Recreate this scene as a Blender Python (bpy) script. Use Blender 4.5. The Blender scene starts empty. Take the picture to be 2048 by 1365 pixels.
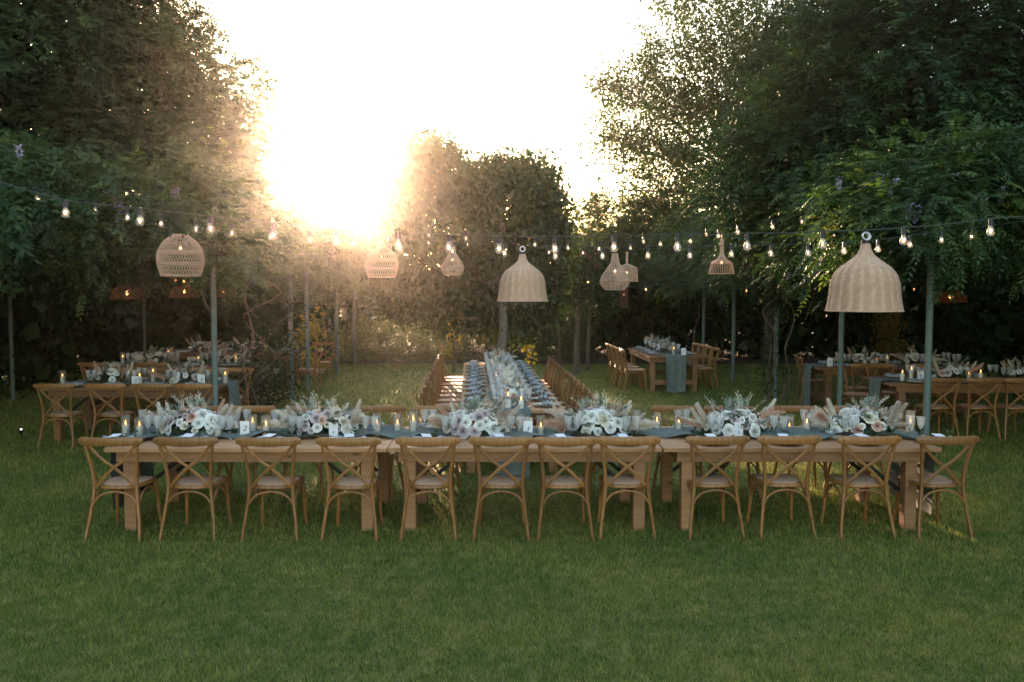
import bpy, math, random
import numpy as np
from mathutils import Vector, Matrix
R = math.radians
PI = math.pi
SC = bpy.context.scene
COL = SC.collection
rng = np.random.default_rng(7)
random.seed(7)

# ------------------------------------------------------------------ camera, sky, sun, exposure
F = 1707.0; CAMH = 2.15; PITCH = math.atan(103.0 / F)
cam = bpy.data.cameras.new('camera'); camo = bpy.data.objects.new('camera', cam); COL.objects.link(camo)
cam.sensor_width = 36.0; cam.lens = 36.0 * F / 2048.0
cam.clip_start = 0.05; cam.clip_end = 2000
camo.location = (0, 0, CAMH); camo.rotation_euler = (R(90) - PITCH, 0, 0)
SC.camera = camo
SUN_AZ = R(-12.1); SUN_EL = R(7.8)
sun_dir = Vector((math.sin(SUN_AZ) * math.cos(SUN_EL), math.cos(SUN_AZ) * math.cos(SUN_EL), math.sin(SUN_EL)))
w = bpy.data.worlds.new('World'); SC.world = w; w.use_nodes = True
wn = w.node_tree.nodes; wl = w.node_tree.links
bg = wn['Background']
sky = wn.new('ShaderNodeTexSky'); sky.sky_type = 'NISHITA'; sky.sun_disc = False
sky.sun_elevation = SUN_EL; sky.sun_rotation = SUN_AZ
sky.air_density = 1.0; sky.dust_density = 1.2; sky.ozone_density = 1.0
wl.new(sky.outputs[0], bg.inputs[0]); bg.inputs[1].default_value = 0.15
sl = bpy.data.lights.new('sun', 'SUN'); sl.energy = 5.0; sl.angle = R(0.53); sl.color = (1.0, 0.67, 0.49)
so = bpy.data.objects.new('sun', sl); COL.objects.link(so)
so.rotation_euler = sun_dir.to_track_quat('Z', 'Y').to_euler(); so.location = sun_dir * 100
SC.view_settings.view_transform = 'Standard'; SC.view_settings.look = 'None'
SC.view_settings.exposure = 2.6; SC.view_settings.gamma = 1; SC.view_settings.use_curve_mapping = False
SC.view_settings.use_white_balance = True; SC.view_settings.white_balance_temperature = 7400; SC.view_settings.white_balance_tint = 10
SC.cycles.use_denoising = True
SC.cycles.max_bounces = 8; SC.cycles.transparent_max_bounces = 24
SC.cycles.volume_bounces = 0
SC.cycles.sample_clamp_indirect = 4.0
HAZE_DENSITY = 0.0007; HAZE_G = 0.957

# ------------------------------------------------------------------ pixel -> place
def ray(px, py):
    a = (px - 1024) / F; b = (682.5 - py) / F
    return Vector((a, math.cos(PITCH) + b * math.sin(PITCH), -math.sin(PITCH) + b * math.cos(PITCH)))
def at(px, py, Y):
    d = ray(px, py); return Vector((0, 0, CAMH)) + d * (Y / d.y)
def onz(px, py, z):
    d = ray(px, py); return Vector((0, 0, CAMH)) + d * ((z - CAMH) / d.z)

# ------------------------------------------------------------------ materials
def newmat(name):
    m = bpy.data.materials.new(name); m.use_nodes = True
    nt = m.node_tree; b = nt.nodes['Principled BSDF']; return m, nt, b
def lin(c): return (c[0], c[1], c[2], 1)
def add_noise_color(nt, b, c1, c2, scale=8, stretch=(1, 1, 1), detail=6, rough=0.6, coords='Object', contrast=(0.3, 0.7), bump=0.0, bscale=None):
    N = nt.nodes; L = nt.links
    tc = N.new('ShaderNodeTexCoord'); mp = N.new('ShaderNodeMapping'); mp.inputs['Scale'].default_value = stretch
    L.new(tc.outputs[coords], mp.inputs[0])
    no = N.new('ShaderNodeTexNoise'); no.inputs['Scale'].default_value = scale; no.inputs['Detail'].default_value = detail
    no.inputs['Roughness'].default_value = rough
    L.new(mp.outputs[0], no.inputs['Vector'])
    cr = N.new('ShaderNodeValToRGB'); cr.color_ramp.elements[0].position = contrast[0]; cr.color_ramp.elements[1].position = contrast[1]
    cr.color_ramp.elements[0].color = lin(c1); cr.color_ramp.elements[1].color = lin(c2)
    L.new(no.outputs[0], cr.inputs[0]); L.new(cr.outputs[0], b.inputs['Base Color'])
    if bump:
        bp = N.new('ShaderNodeBump'); bp.inputs['Strength'].default_value = bump; bp.inputs['Distance'].default_value = 0.01
        if bscale:
            n2 = N.new('ShaderNodeTexNoise'); n2.inputs['Scale'].default_value = bscale; L.new(mp.outputs[0], n2.inputs['Vector']); L.new(n2.outputs[0], bp.inputs['Height'])
        else: L.new(no.outputs[0], bp.inputs['Height'])
        L.new(bp.outputs[0], b.inputs['Normal'])
    return cr
def wood(name, c1, c2, scale=6, stretch=(1, 12, 12), rough=0.55, vary=True, knots=False):
    m, nt, b = newmat(name); b.inputs['Roughness'].default_value = rough
    cr = add_noise_color(nt, b, c1, c2, scale, stretch, bump=0.25)
    if knots:
        N = nt.nodes; L = nt.links; tc = N.new('ShaderNodeTexCoord'); mp = N.new('ShaderNodeMapping'); mp.inputs['Scale'].default_value = (2.2, 5, 5)
        oi = N.new('ShaderNodeObjectInfo'); ad = N.new('ShaderNodeVectorMath'); ad.operation = 'ADD'
        L.new(tc.outputs['Object'], ad.inputs[0]); cm = N.new('ShaderNodeCombineXYZ'); mm = N.new('ShaderNodeMath'); mm.operation = 'MULTIPLY'; mm.inputs[1].default_value = 37
        L.new(oi.outputs['Random'], mm.inputs[0])
        for q in range(3): L.new(mm.outputs[0], cm.inputs[q])
        L.new(cm.outputs[0], ad.inputs[1]); L.new(ad.outputs[0], mp.inputs[0])
        vo = N.new('ShaderNodeTexVoronoi'); vo.inputs['Scale'].default_value = 1.0; L.new(mp.outputs[0], vo.inputs['Vector'])
        kr = N.new('ShaderNodeMapRange'); kr.inputs[1].default_value = 0.05; kr.inputs[2].default_value = 0.11; kr.inputs[3].default_value = 0.35; kr.inputs[4].default_value = 1.0
        L.new(vo.outputs['Distance'], kr.inputs[0]); mu = N.new('ShaderNodeMixRGB'); mu.blend_type = 'MULTIPLY'; mu.inputs[0].default_value = 1
        L.new(cr.outputs[0], mu.inputs[1]); L.new(kr.outputs[0], mu.inputs[2]); cr = mu; L.new(mu.outputs[0], b.inputs['Base Color'])
    if vary:
        N = nt.nodes; L = nt.links
        oi = N.new('ShaderNodeObjectInfo'); hs = N.new('ShaderNodeHueSaturation')
        mr = N.new('ShaderNodeMapRange'); mr.inputs[3].default_value = 0.78; mr.inputs[4].default_value = 1.2
        L.new(oi.outputs['Random'], mr.inputs[0]); L.new(mr.outputs[0], hs.inputs['Value'])
        L.new(cr.outputs[0], hs.inputs['Color']); L.new(hs.outputs[0], b.inputs['Base Color'])
    return m
def plain(name, c, rough=0.6, metal=0.0, c2=None, scale=20, bump=0.0):
    m, nt, b = newmat(name); b.inputs['Roughness'].default_value = rough; b.inputs['Metallic'].default_value = metal
    c2 = c2 or tuple(x * 0.8 for x in c)
    add_noise_color(nt, b, c2, c, scale, bump=bump)
    return m
def emit(name, c, s, sample=True):
    m = bpy.data.materials.new(name); m.use_nodes = True; nt = m.node_tree
    for n in list(nt.nodes): nt.nodes.remove(n)
    o = nt.nodes.new('ShaderNodeOutputMaterial'); e = nt.nodes.new('ShaderNodeEmission')
    e.inputs[0].default_value = lin(c); e.inputs[1].default_value = s
    nt.links.new(e.outputs[0], o.inputs[0])
    if not sample: m.cycles.emission_sampling = 'NONE'
    return m
def thin_glass(name, tint=(0.96, 0.98, 0.98), frost=0.05, rough=0.03):
    m = bpy.data.materials.new(name); m.use_nodes = True; nt = m.node_tree; N = nt.nodes; L = nt.links
    for n in list(N): N.remove(n)
    o = N.new('ShaderNodeOutputMaterial'); t = N.new('ShaderNodeBsdfTransparent'); g = N.new('ShaderNodeBsdfGlossy')
    g.inputs['Roughness'].default_value = rough; t.inputs[0].default_value = lin(tint)
    lw = N.new('ShaderNodeLayerWeight'); lw.inputs['Blend'].default_value = 0.35
    mp = N.new('ShaderNodeMapRange'); mp.inputs[3].default_value = 0.10; mp.inputs[4].default_value = 0.85
    L.new(lw.outputs['Facing'], mp.inputs[0])
    mx = N.new('ShaderNodeMixShader'); L.new(mp.outputs[0], mx.inputs[0]); L.new(t.outputs[0], mx.inputs[1]); L.new(g.outputs[0], mx.inputs[2])
    d = N.new('ShaderNodeBsdfDiffuse'); d.inputs[0].default_value = (0.8, 0.83, 0.86, 1)
    tr = N.new('ShaderNodeBsdfTranslucent'); tr.inputs[0].default_value = (0.8, 0.83, 0.86, 1)
    md = N.new('ShaderNodeMixShader'); md.inputs[0].default_value = 0.5; L.new(d.outputs[0], md.inputs[1]); L.new(tr.outputs[0], md.inputs[2])
    m2 = N.new('ShaderNodeMixShader'); m2.inputs[0].default_value = frost
    L.new(mx.outputs[0], m2.inputs[1]); L.new(md.outputs[0], m2.inputs[2]); L.new(m2.outputs[0], o.inputs[0])
    return m
def leafmat(name, c1, c2, c3=None, trans=0.35, gloss=0.06, patch=0.35, tcol=None):
    """leaf: diffuse + translucent + a little gloss, colour varied leaf by leaf and in patches"""
    m = bpy.data.materials.new(name); m.use_nodes = True; nt = m.node_tree; N = nt.nodes; L = nt.links
    for n in list(N): N.remove(n)
    o = N.new('ShaderNodeOutputMaterial')
    ge = N.new('ShaderNodeAttribute'); ge.attribute_name = 'v'
    tc = N.new('ShaderNodeTexCoord'); no = N.new('ShaderNodeTexNoise'); no.inputs['Scale'].default_value = patch * 3; no.inputs['Detail'].default_value = 3
    L.new(tc.outputs['Object'], no.inputs['Vector'])
    mr = N.new('ShaderNodeMapRange'); mr.inputs[1].default_value = 0.35; mr.inputs[2].default_value = 0.65
    L.new(no.outputs[0], mr.inputs[0])
    md = N.new('ShaderNodeMath'); md.operation = 'MULTIPLY_ADD'; md.inputs[1].default_value = 0.6
    L.new(ge.outputs['Fac'], md.inputs[0])
    m3 = N.new('ShaderNodeMath'); m3.operation = 'MULTIPLY'; m3.inputs[1].default_value = 0.4
    L.new(mr.outputs[0], m3.inputs[0]); L.new(m3.outputs[0], md.inputs[2])
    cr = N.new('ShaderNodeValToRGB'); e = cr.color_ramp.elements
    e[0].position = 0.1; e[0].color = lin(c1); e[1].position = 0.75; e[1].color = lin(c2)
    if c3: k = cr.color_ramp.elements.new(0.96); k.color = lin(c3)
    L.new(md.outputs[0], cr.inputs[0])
    d = N.new('ShaderNodeBsdfDiffuse'); t = N.new('ShaderNodeBsdfTranslucent'); g = N.new('ShaderNodeBsdfGlossy')
    g.inputs['Roughness'].default_value = 0.42; g.inputs['Color'].default_value = (0.5, 0.55, 0.5, 1)
    L.new(cr.outputs[0], d.inputs[0])
    hs = N.new('ShaderNodeHueSaturation'); hs.inputs['Saturation'].default_value = 1.15; hs.inputs['Value'].default_value = 1.35; hs.inputs['Hue'].default_value = 0.485
    L.new(cr.outputs[0], hs.inputs['Color']); L.new(hs.outputs[0], t.inputs[0])
    a = N.new('ShaderNodeMixShader'); a.inputs[0].default_value = trans; L.new(d.outputs[0], a.inputs[1]); L.new(t.outputs[0], a.inputs[2])
    b = N.new('ShaderNodeMixShader'); b.inputs[0].default_value = gloss; L.new(a.outputs[0], b.inputs[1]); L.new(g.outputs[0], b.inputs[2])
    L.new(b.outputs[0], o.inputs[0])
    return m

M = {}
M['chair'] = wood('honey_beech', (0.21, 0.083, 0.024), (0.33, 0.148, 0.048), 5, (8, 8, 1.2), 0.45)
M['seat'] = wood('pale_rattan_seat', (0.46, 0.27, 0.17), (0.58, 0.37, 0.25), 120, (1, 1, 1), 0.6)
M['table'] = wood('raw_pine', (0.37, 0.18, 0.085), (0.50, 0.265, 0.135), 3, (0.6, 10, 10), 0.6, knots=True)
M['table_base_shaded'] = wood('pine_base_shaded', (0.25, 0.115, 0.050), (0.36, 0.18, 0.088), 3, (0.6, 10, 10), 0.6, knots=True)  # tabletop pine darkened: shade on legs and aprons put into the colour
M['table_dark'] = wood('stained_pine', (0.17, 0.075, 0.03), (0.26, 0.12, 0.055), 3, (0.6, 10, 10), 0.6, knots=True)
M['metal_black'] = plain('black_steel', (0.02, 0.02, 0.02), 0.45, 0.6)
M['screw'] = plain('dark_screw', (0.03, 0.02, 0.015), 0.5)
M['cloth'] = plain('sage_gauze', (0.145, 0.185, 0.175), 0.95, 0, (0.085, 0.112, 0.106), 9, 0.3)
M['napkin'] = plain('blue_grey_linen', (0.42, 0.45, 0.46), 0.95, 0, (0.23, 0.26, 0.27), 14, 0.3)
M['plate'] = plain('stoneware_glaze', (0.46, 0.45, 0.41), 0.3, 0, (0.34, 0.335, 0.305), 30)
M['paper'] = plain('white_paper', (0.80, 0.81, 0.84), 0.9, 0, (0.74, 0.75, 0.78))
M['ink'] = plain('dark_ink', (0.03, 0.03, 0.04), 0.8)
M['pale_ink'] = plain('grey_ink', (0.35, 0.35, 0.38), 0.8)
M['copper'] = plain('copper_cutlery', (0.5, 0.26, 0.16), 0.25, 1.0)
M['glass'] = thin_glass('clear_glass', frost=0.32)
M['hglass'] = thin_glass('cylinder_glass', frost=0.06)
M['bglass'] = thin_glass('bulb_glass', frost=0.09)
def solid_glass():
    m, nt, b = newmat('cut_crystal'); b.inputs['Transmission Weight'].default_value = 1.0; b.inputs['Roughness'].default_value = 0.04
    b.inputs['IOR'].default_value = 1.5; b.inputs['Base Color'].default_value = (.97, .99, 1, 1); return m
M['crystal'] = solid_glass()
M['wick'] = M['screw']
M['flame'] = emit('candle_flame', (1.0, 0.45, 0.12), 1.6)
M['filament'] = emit('warm_filament', (1.0, 0.50, 0.20), 3.4, True)
M['filament_warm'] = emit('amber_filament', (1.0, 0.36, 0.09), 3, True)
M['socket'] = plain('black_rubber', (0.012, 0.012, 0.014), 0.5)
M['cable'] = plain('dark_cable', (0.035, 0.04, 0.035), 0.5)
M['white_cord'] = plain('white_cord', (0.7, 0.72, 0.78), 0.7)
M['wicker'] = wood('bleached_wicker', (0.44, 0.265, 0.180), (0.57, 0.375, 0.275), 25, (1, 1, 1), 0.75, False)
M['wicker_dark'] = plain('brown_wicker', (0.10, 0.045, 0.018), 0.8)
M['post'] = plain('grey_green_paint', (0.13, 0.18, 0.165), 0.55, 0, (0.10, 0.14, 0.13), 6)
M['bark'] = plain('grey_bark', (0.17, 0.15, 0.125), 0.95, 0, (0.07, 0.06, 0.05), 14, 0.8)
M['twig'] = plain('vine_stem', (0.14, 0.11, 0.08), 0.9, 0, (0.06, 0.05, 0.035), 14, 0.5)
M['stone'] = plain('pale_stone', (0.42, 0.38, 0.33), 0.9, 0, (0.30, 0.27, 0.24), 12, 0.4)
def wax():
    m, nt, b = newmat('ivory_wax'); b.inputs['Roughness'].default_value = 0.45
    add_noise_color(nt, b, (0.72, 0.66, 0.56), (0.80, 0.75, 0.66), 12)
    b.inputs['Subsurface Weight'].default_value = 0.0
    return m
M['wax'] = wax()
# greens
M['wist'] = leafmat('wisteria_leaf', (0.016, 0.044, 0.015), (0.046, 0.096, 0.023), (0.14, 0.18, 0.035), patch=0.5, trans=0.28)
M['dense'] = leafmat('dark_leaf', (0.006, 0.022, 0.008), (0.019, 0.052, 0.016), (0.05, 0.095, 0.022), patch=0.4, trans=0.14, gloss=0.04)
M['airy'] = leafmat('airy_leaf', (0.022, 0.048, 0.012), (0.050, 0.090, 0.020), (0.09, 0.12, 0.03), trans=0.25)
M['mulb'] = leafmat('broad_leaf', (0.010, 0.026, 0.007), (0.030, 0.055, 0.012), (0.10, 0.09, 0.018), trans=0.25)
M['shrub'] = leafmat('shrub_leaf', (0.055, 0.09, 0.03), (0.15, 0.19, 0.06), (0.28, 0.28, 0.12), trans=0.4, patch=0.8)
M['young'] = leafmat('yellowing_leaf', (0.14, 0.15, 0.03), (0.34, 0.27, 0.04), (0.45, 0.30, 0.05), trans=0.55)
M['amber'] = leafmat('amber_leaf', (0.10, 0.08, 0.015), (0.26, 0.15, 0.02), (0.35, 0.18, 0.03), trans=0.5)
M['euca'] = leafmat('eucalyptus_leaf', (0.10, 0.15, 0.12), (0.20, 0.26, 0.22), (0.32, 0.37, 0.32), trans=0.2)
M['fern'] = leafmat('posy_green', (0.02, 0.045, 0.02), (0.05, 0.10, 0.045), trans=0.25)
M['lilac'] = plain('lilac_petal', (0.42, 0.38, 0.55), 0.8)
M['pinkf'] = plain('pink_petal', (0.60, 0.42, 0.46), 0.8)
M['magenta'] = plain('magenta_petal', (0.45, 0.06, 0.12), 0.8)
for k, c in dict(white=(0.80, 0.80, 0.77), mauve=(0.56, 0.47, 0.50), blush=(0.70, 0.45, 0.37), cream=(0.72, 0.66, 0.54)).items():
    M['rose_' + k] = plain(k + '_petal', c, 0.75, 0, tuple(x * 0.88 for x in c), 30)
M['pampas'] = plain('pampas_plume', (0.80, 0.73, 0.65), 0.95, 0, (0.68, 0.60, 0.52), 20)
M['pampas_grey'] = plain('taupe_plume', (0.60, 0.51, 0.44), 0.95, 0, (0.48, 0.40, 0.34), 20)
M['pampas_pink'] = plain('peach_plume', (0.66, 0.42, 0.31), 0.95, 0, (0.54, 0.34, 0.26), 20)
def lawn_mat(name, blades):
    m, nt, b = newmat(name); N = nt.nodes; L = nt.links
    b.inputs['Roughness'].default_value = 0.75
    b.inputs['Specular IOR Level'].default_value = 0.2
    tc = N.new('ShaderNodeTexCoord')
    n1 = N.new('ShaderNodeTexNoise'); n1.inputs['Scale'].default_value = 0.9; n1.inputs['Detail'].default_value = 4
    n2 = N.new('ShaderNodeTexNoise'); n2.inputs['Scale'].default_value = 7; n2.inputs['Detail'].default_value = 5
    L.new(tc.outputs['Object'], n1.inputs['Vector']); L.new(tc.outputs['Object'], n2.inputs['Vector'])
    cr = N.new('ShaderNodeValToRGB'); e = cr.color_ramp.elements
    e[0].position = 0.36; e[0].color = lin((0.098, 0.138, 0.026)); e[1].position = 0.70; e[1].color = lin((0.245, 0.225, 0.048))
    L.new(n1.outputs[0], cr.inputs[0])
    c2 = N.new('ShaderNodeValToRGB'); e = c2.color_ramp.elements
    e[0].position = 0.42; e[0].color = lin((0.085, 0.145, 0.030)); e[1].position = 0.68; e[1].color = lin((0.27, 0.25, 0.09))
    L.new(n2.outputs[0], c2.inputs[0])
    mx = N.new('ShaderNodeMixRGB'); mx.inputs[0].default_value = 0.5; L.new(cr.outputs[0], mx.inputs[1]); L.new(c2.outputs[0], mx.inputs[2])
    out = mx.outputs[0]
    if blades:
        at_ = N.new('ShaderNodeAttribute'); at_.attribute_name = 'v'
        mr = N.new('ShaderNodeMapRange'); mr.inputs[3].default_value = 0.3; mr.inputs[4].default_value = 2.4
        L.new(at_.outputs['Fac'], mr.inputs[0])
        hs = N.new('ShaderNodeHueSaturation'); L.new(mr.outputs[0], hs.inputs['Value']); L.new(out, hs.inputs['Color'])
        mh = N.new('ShaderNodeMapRange'); mh.inputs[3].default_value = 0.53; mh.inputs[4].default_value = 0.47
        L.new(at_.outputs['Fac'], mh.inputs[0]); L.new(mh.outputs[0], hs.inputs['Hue'])
        out = hs.outputs[0]
    else:
        hs = N.new('ShaderNodeHueSaturation'); hs.inputs['Value'].default_value = 0.7; L.new(out, hs.inputs['Color']); out = hs.outputs[0]
    L.new(out, b.inputs['Base Color'])
    if blades:
        t = N.new('ShaderNodeBsdfTranslucent'); L.new(out, t.inputs[0])
        ms = N.new('ShaderNodeMixShader'); ms.inputs[0].default_value = 0.3
        L.new(b.outputs[0], ms.inputs[1]); L.new(t.outputs[0], ms.inputs[2]); L.new(ms.outputs[0], N['Material Output'].inputs[0])
    return m
M['lawn'] = lawn_mat('lawn_turf', False); M['blade'] = lawn_mat('grass_blade', True)

# ------------------------------------------------------------------ mesh builder
class MB:
    def __init__(s): s.v = []; s.f = []
    def add(s, vs, fs):
        o = len(s.v); s.v.extend([tuple(x) for x in vs]); s.f.extend([tuple(i + o for i in f) for f in fs]); return s
    def box(s, c, d, rot=None, bev=0.0):
        hx, hy, hz = d[0] / 2, d[1] / 2, d[2] / 2
        if bev <= 0:
            vs = [Vector((x * hx, y * hy, z * hz)) for x in (-1, 1) for y in (-1, 1) for z in (-1, 1)]
            fs = [(0, 1, 3, 2), (4, 6, 7, 5), (0, 4, 5, 1), (2, 3, 7, 6), (0, 2, 6, 4), (1, 5, 7, 3)]
        else:
            b = min(bev, hx * .9, hy * .9, hz * .9); vs = []; idx = {}
            for x in (-1, 1):
                for y in (-1, 1):
                    for z in (-1, 1):
                        for k in range(3):
                            q = [x * (hx - (b if k != 0 else 0)), y * (hy - (b if k != 1 else 0)), z * (hz - (b if k != 2 else 0))]
                            idx[(x, y, z, k)] = len(vs); vs.append(Vector(q))
            fs = []
            for k in range(3):
                for sg in (-1, 1):
                    o = [(-1, -1), (1, -1), (1, 1), (-1, 1)]
                    f = []
                    for a, b2 in o:
                        key = [0, 0, 0]; key[k] = sg; key[(k + 1) % 3] = a; key[(k + 2) % 3] = b2
                        f.append(idx[(key[0], key[1], key[2], k)])
                    fs.append(tuple(f) if sg > 0 else tuple(reversed(f)))
            for k in range(3):
                k1, k2 = (k + 1) % 3, (k + 2) % 3
                for a in (-1, 1):
                    for b2 in (-1, 1):
                        key0 = [0, 0, 0]; key0[k] = -1; key0[k1] = a; key0[k2] = b2
                        key1 = list(key0); key1[k] = 1
                        f = (idx[(*key0, k1)], idx[(*key1, k1)], idx[(*key1, k2)], idx[(*key0, k2)])
                        fs.append(f)
            for x in (-1, 1):
                for y in (-1, 1):
                    for z in (-1, 1): fs.append((idx[(x, y, z, 0)], idx[(x, y, z, 1)], idx[(x, y, z, 2)]))
        if rot is not None: vs = [rot @ v for v in vs]
        c = Vector(c); return s.add([v + c for v in vs], fs)
    def tube(s, pts, rad, n=6, flat=None, caps=True, phase=0.0):
        """round (or flat=(a,b) factors with reference axis) tube along points"""
        pts = [Vector(p) for p in pts]; m = len(pts)
        if not hasattr(rad, '__len__'): rad = [rad] * m
        vs = []; prev = None
        for i, p in enumerate(pts):
            t = (pts[min(i + 1, m - 1)] - pts[max(i - 1, 0)]).normalized()
            if prev is None:
                ref = Vector((0, 0, 1)) if abs(t.z) < 0.9 else Vector((0, 1, 0))
                if flat and len(flat) > 2: ref = Vector(flat[2])
            else: ref = prev
            a = (ref - t * ref.dot(t)).normalized(); b = t.cross(a); prev = a
            fa, fb = (flat[0], flat[1]) if flat else (1, 1)
            for k in range(n):
                an = 2 * PI * k / n + phase
                vs.append(p + (a * math.cos(an) * fa + b * math.sin(an) * fb) * rad[i])
        fs = [(i * n + k, i * n + (k + 1) % n, (i + 1) * n + (k + 1) % n, (i + 1) * n + k) for i in range(m - 1) for k in range(n)]
        if caps: fs += [tuple(range(n - 1, -1, -1)), tuple((m - 1) * n + k for k in range(n))]
        return s.add(vs, fs)
    def lathe(s, prof, n=16, cap=False, c=(0, 0, 0)):
        m = len(prof); vs = []
        for r, z in prof:
            for k in range(n): vs.append((c[0] + r * math.cos(2 * PI * k / n), c[1] + r * math.sin(2 * PI * k / n), c[2] + z))
        fs = [(i * n + k, i * n + (k + 1) % n, (i + 1) * n + (k + 1) % n, (i + 1) * n + k) for i in range(m - 1) for k in range(n)]
        if cap: fs += [tuple(range(n - 1, -1, -1)), tuple((m - 1) * n + k for k in range(n))]
        return s.add(vs, fs)
    def mesh(s, name, mat, smooth=True, ang=40):
        me = bpy.data.meshes.new(name); me.from_pydata(s.v, [], s.f); me.update()
        if mat: me.materials.append(mat)
        if smooth:
            me.polygons.foreach_set('use_smooth', [True] * len(me.polygons))
            try: me.set_sharp_from_angle(angle=R(ang))
            except Exception: pass
        return me
    def build(s, name, mat, parent=None, smooth=True, ang=40):
        return link(name, s.mesh(name, mat, smooth, ang), parent)
def link(name, me, parent=None, loc=None, rot=None, scale=None):
    o = bpy.data.objects.new(name, me); COL.objects.link(o)
    if parent is not None: o.parent = parent
    if loc is not None: o.location = loc
    if rot is not None: o.rotation_euler = rot
    if scale is not None: o.scale = scale if hasattr(scale, '__len__') else (scale,) * 3
    return o
def spline(pts, k=4):
    pts = [Vector(p) for p in pts]; out = []
    for i in range(len(pts) - 1):
        p0 = pts[max(i - 1, 0)]; p1 = pts[i]; p2 = pts[i + 1]; p3 = pts[min(i + 2, len(pts) - 1)]
        for j in range(k):
            t = j / k
            out.append(0.5 * ((2 * p1) + (p2 - p0) * t + (2 * p0 - 5 * p1 + 4 * p2 - p3) * t * t + (3 * p1 - p0 - 3 * p2 + p3) * t ** 3))
    out.append(pts[-1]); return out
def tag(o, label=None, cat=None, group=None, kind=None):
    if label: o['label'] = label
    if cat: o['category'] = cat
    if group: o['group'] = group
    if kind: o['kind'] = kind
    return o
def thing(name, label, cat, loc=(0, 0, 0), rz=0.0, group=None):
    o = bpy.data.objects.new(name, None); COL.objects.link(o); o.empty_display_size = 0.1
    o.location = loc; o.rotation_euler = (0, 0, rz); return tag(o, label, cat, group)
KIDS = {}
def kids_of(root):
    if root.name not in KIDS: KIDS[root.name] = [(c, [g for g in bpy.data.objects if g.parent == c]) for c in bpy.data.objects if c.parent == root]
    return KIDS[root.name]
def dup(root, loc, rz, label, group=None, cat=None):
    r = root.copy(); COL.objects.link(r); r.location = loc; r.rotation_euler = (0, 0, rz); r['label'] = label
    if group: r['group'] = group
    if cat: r['category'] = cat
    for c, gs in kids_of(root):
        d = c.copy(); COL.objects.link(d); d.parent = r
        for g in gs: e = g.copy(); COL.objects.link(e); e.parent = d
    return r
class Proto:
    """first use moves the built thing itself, later uses copy it"""
    def __init__(s, root): s.root = root; kids_of(root); s.used = False
    def place(s, loc, rz, label, group=None):
        if not s.used:
            s.used = True; o = s.root; o.location = loc; o.rotation_euler = (0, 0, rz); o['label'] = label
            if group: o['group'] = group
            return o
        return dup(s.root, loc, rz, label, group)
ORD = ['first', 'second', 'third', 'fourth', 'fifth', 'sixth', 'seventh', 'eighth', 'ninth', 'tenth', 'eleventh', 'twelfth', 'thirteenth', 'fourteenth', 'fifteenth', 'sixteenth', 'seventeenth', 'eighteenth', 'nineteenth', 'twentieth', 'twenty-first', 'twenty-second', 'twenty-third', 'twenty-fourth', 'twenty-fifth', 'twenty-sixth', 'twenty-seventh', 'twenty-eighth', 'twenty-ninth', 'thirtieth']

# ------------------------------------------------------------------ leaves in bulk
def nrm(a): return a / np.maximum(np.linalg.norm(a, axis=-1, keepdims=True), 1e-9)
def leaf_mesh(name, P, D, N, Ln, Wd, mat, v=None, fold=0.15):
    n = len(P); D = nrm(D); S = nrm(np.cross(D, N)); U = np.cross(S, D)
    Ln = np.broadcast_to(Ln, (n,))[:, None]; Wd = np.broadcast_to(Wd, (n,))[:, None]
    V = np.empty((n, 4, 3)); mid = P + D * Ln * 0.42 + U * Ln * fold
    V[:, 0] = P; V[:, 1] = mid + S * Wd / 2; V[:, 2] = P + D * Ln; V[:, 3] = mid - S * Wd / 2
    me = bpy.data.meshes.new(name)
    me.vertices.add(n * 4); me.vertices.foreach_set('co', V.reshape(-1).astype(np.float32))
    me.loops.add(n * 4); me.loops.foreach_set('vertex_index', np.arange(n * 4, dtype=np.int32))
    me.polygons.add(n); me.polygons.foreach_set('loop_start', np.arange(0, n * 4, 4, dtype=np.int32))
    try: me.polygons.foreach_set('loop_total', np.full(n, 4, dtype=np.int32))
    except Exception: pass
    me.update(calc_edges=True)
    if v is None: v = rng.random(n)
    a = me.attributes.new('v', 'FLOAT', 'FACE'); a.data.foreach_set('value', v.astype(np.float32))
    me.materials.append(mat); return me
def randdir(n): return nrm(rng.normal(size=(n, 3)))
def frond_leaves(B, D, length, K=6, ll=0.07, lw=0.024, droop=0.9):
    n = len(B); D = nrm(D); length = np.broadcast_to(length, (n,))
    down = np.array([0, 0, -1.0]); P = []; DD = []; NN = []; L = []; Wd = []; V = []
    sidebase = nrm(np.cross(D, np.array([0, 0, 1.0]) + rng.normal(size=(n, 3)) * 0.25))
    tone = rng.random(n); big = rng.uniform(.65, 1.3, n)
    for k in range(K + 1):
        t = 0.18 + 0.82 * k / K
        T = nrm(D + droop * t * down); pos = B + length[:, None] * (D * t + 0.5 * droop * t * t * down)
        sc = (1 - 0.55 * abs(t - 0.5)) * (length / 0.3)[:, None] ** 0.5
        for s in ((-1, 1) if k < K else (0,)):
            d = nrm(sidebase * s * 0.9 + T * (0.5 if s else 1) + down * 0.28 + rng.normal(size=(n, 3)) * 0.16)
            P.append(pos); DD.append(d); NN.append(nrm(np.cross(T, sidebase) * 1.0 + rng.normal(size=(n, 3)) * 0.25))
            L.append(ll * sc[:, 0] * big * rng.uniform(0.8, 1.15, n)); Wd.append(lw * sc[:, 0] * big); V.append(np.clip(tone * 0.75 + rng.random(n) * 0.25, 0, 1))
    return [np.concatenate(x) for x in (P, DD, NN, L, Wd, V)]
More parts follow.
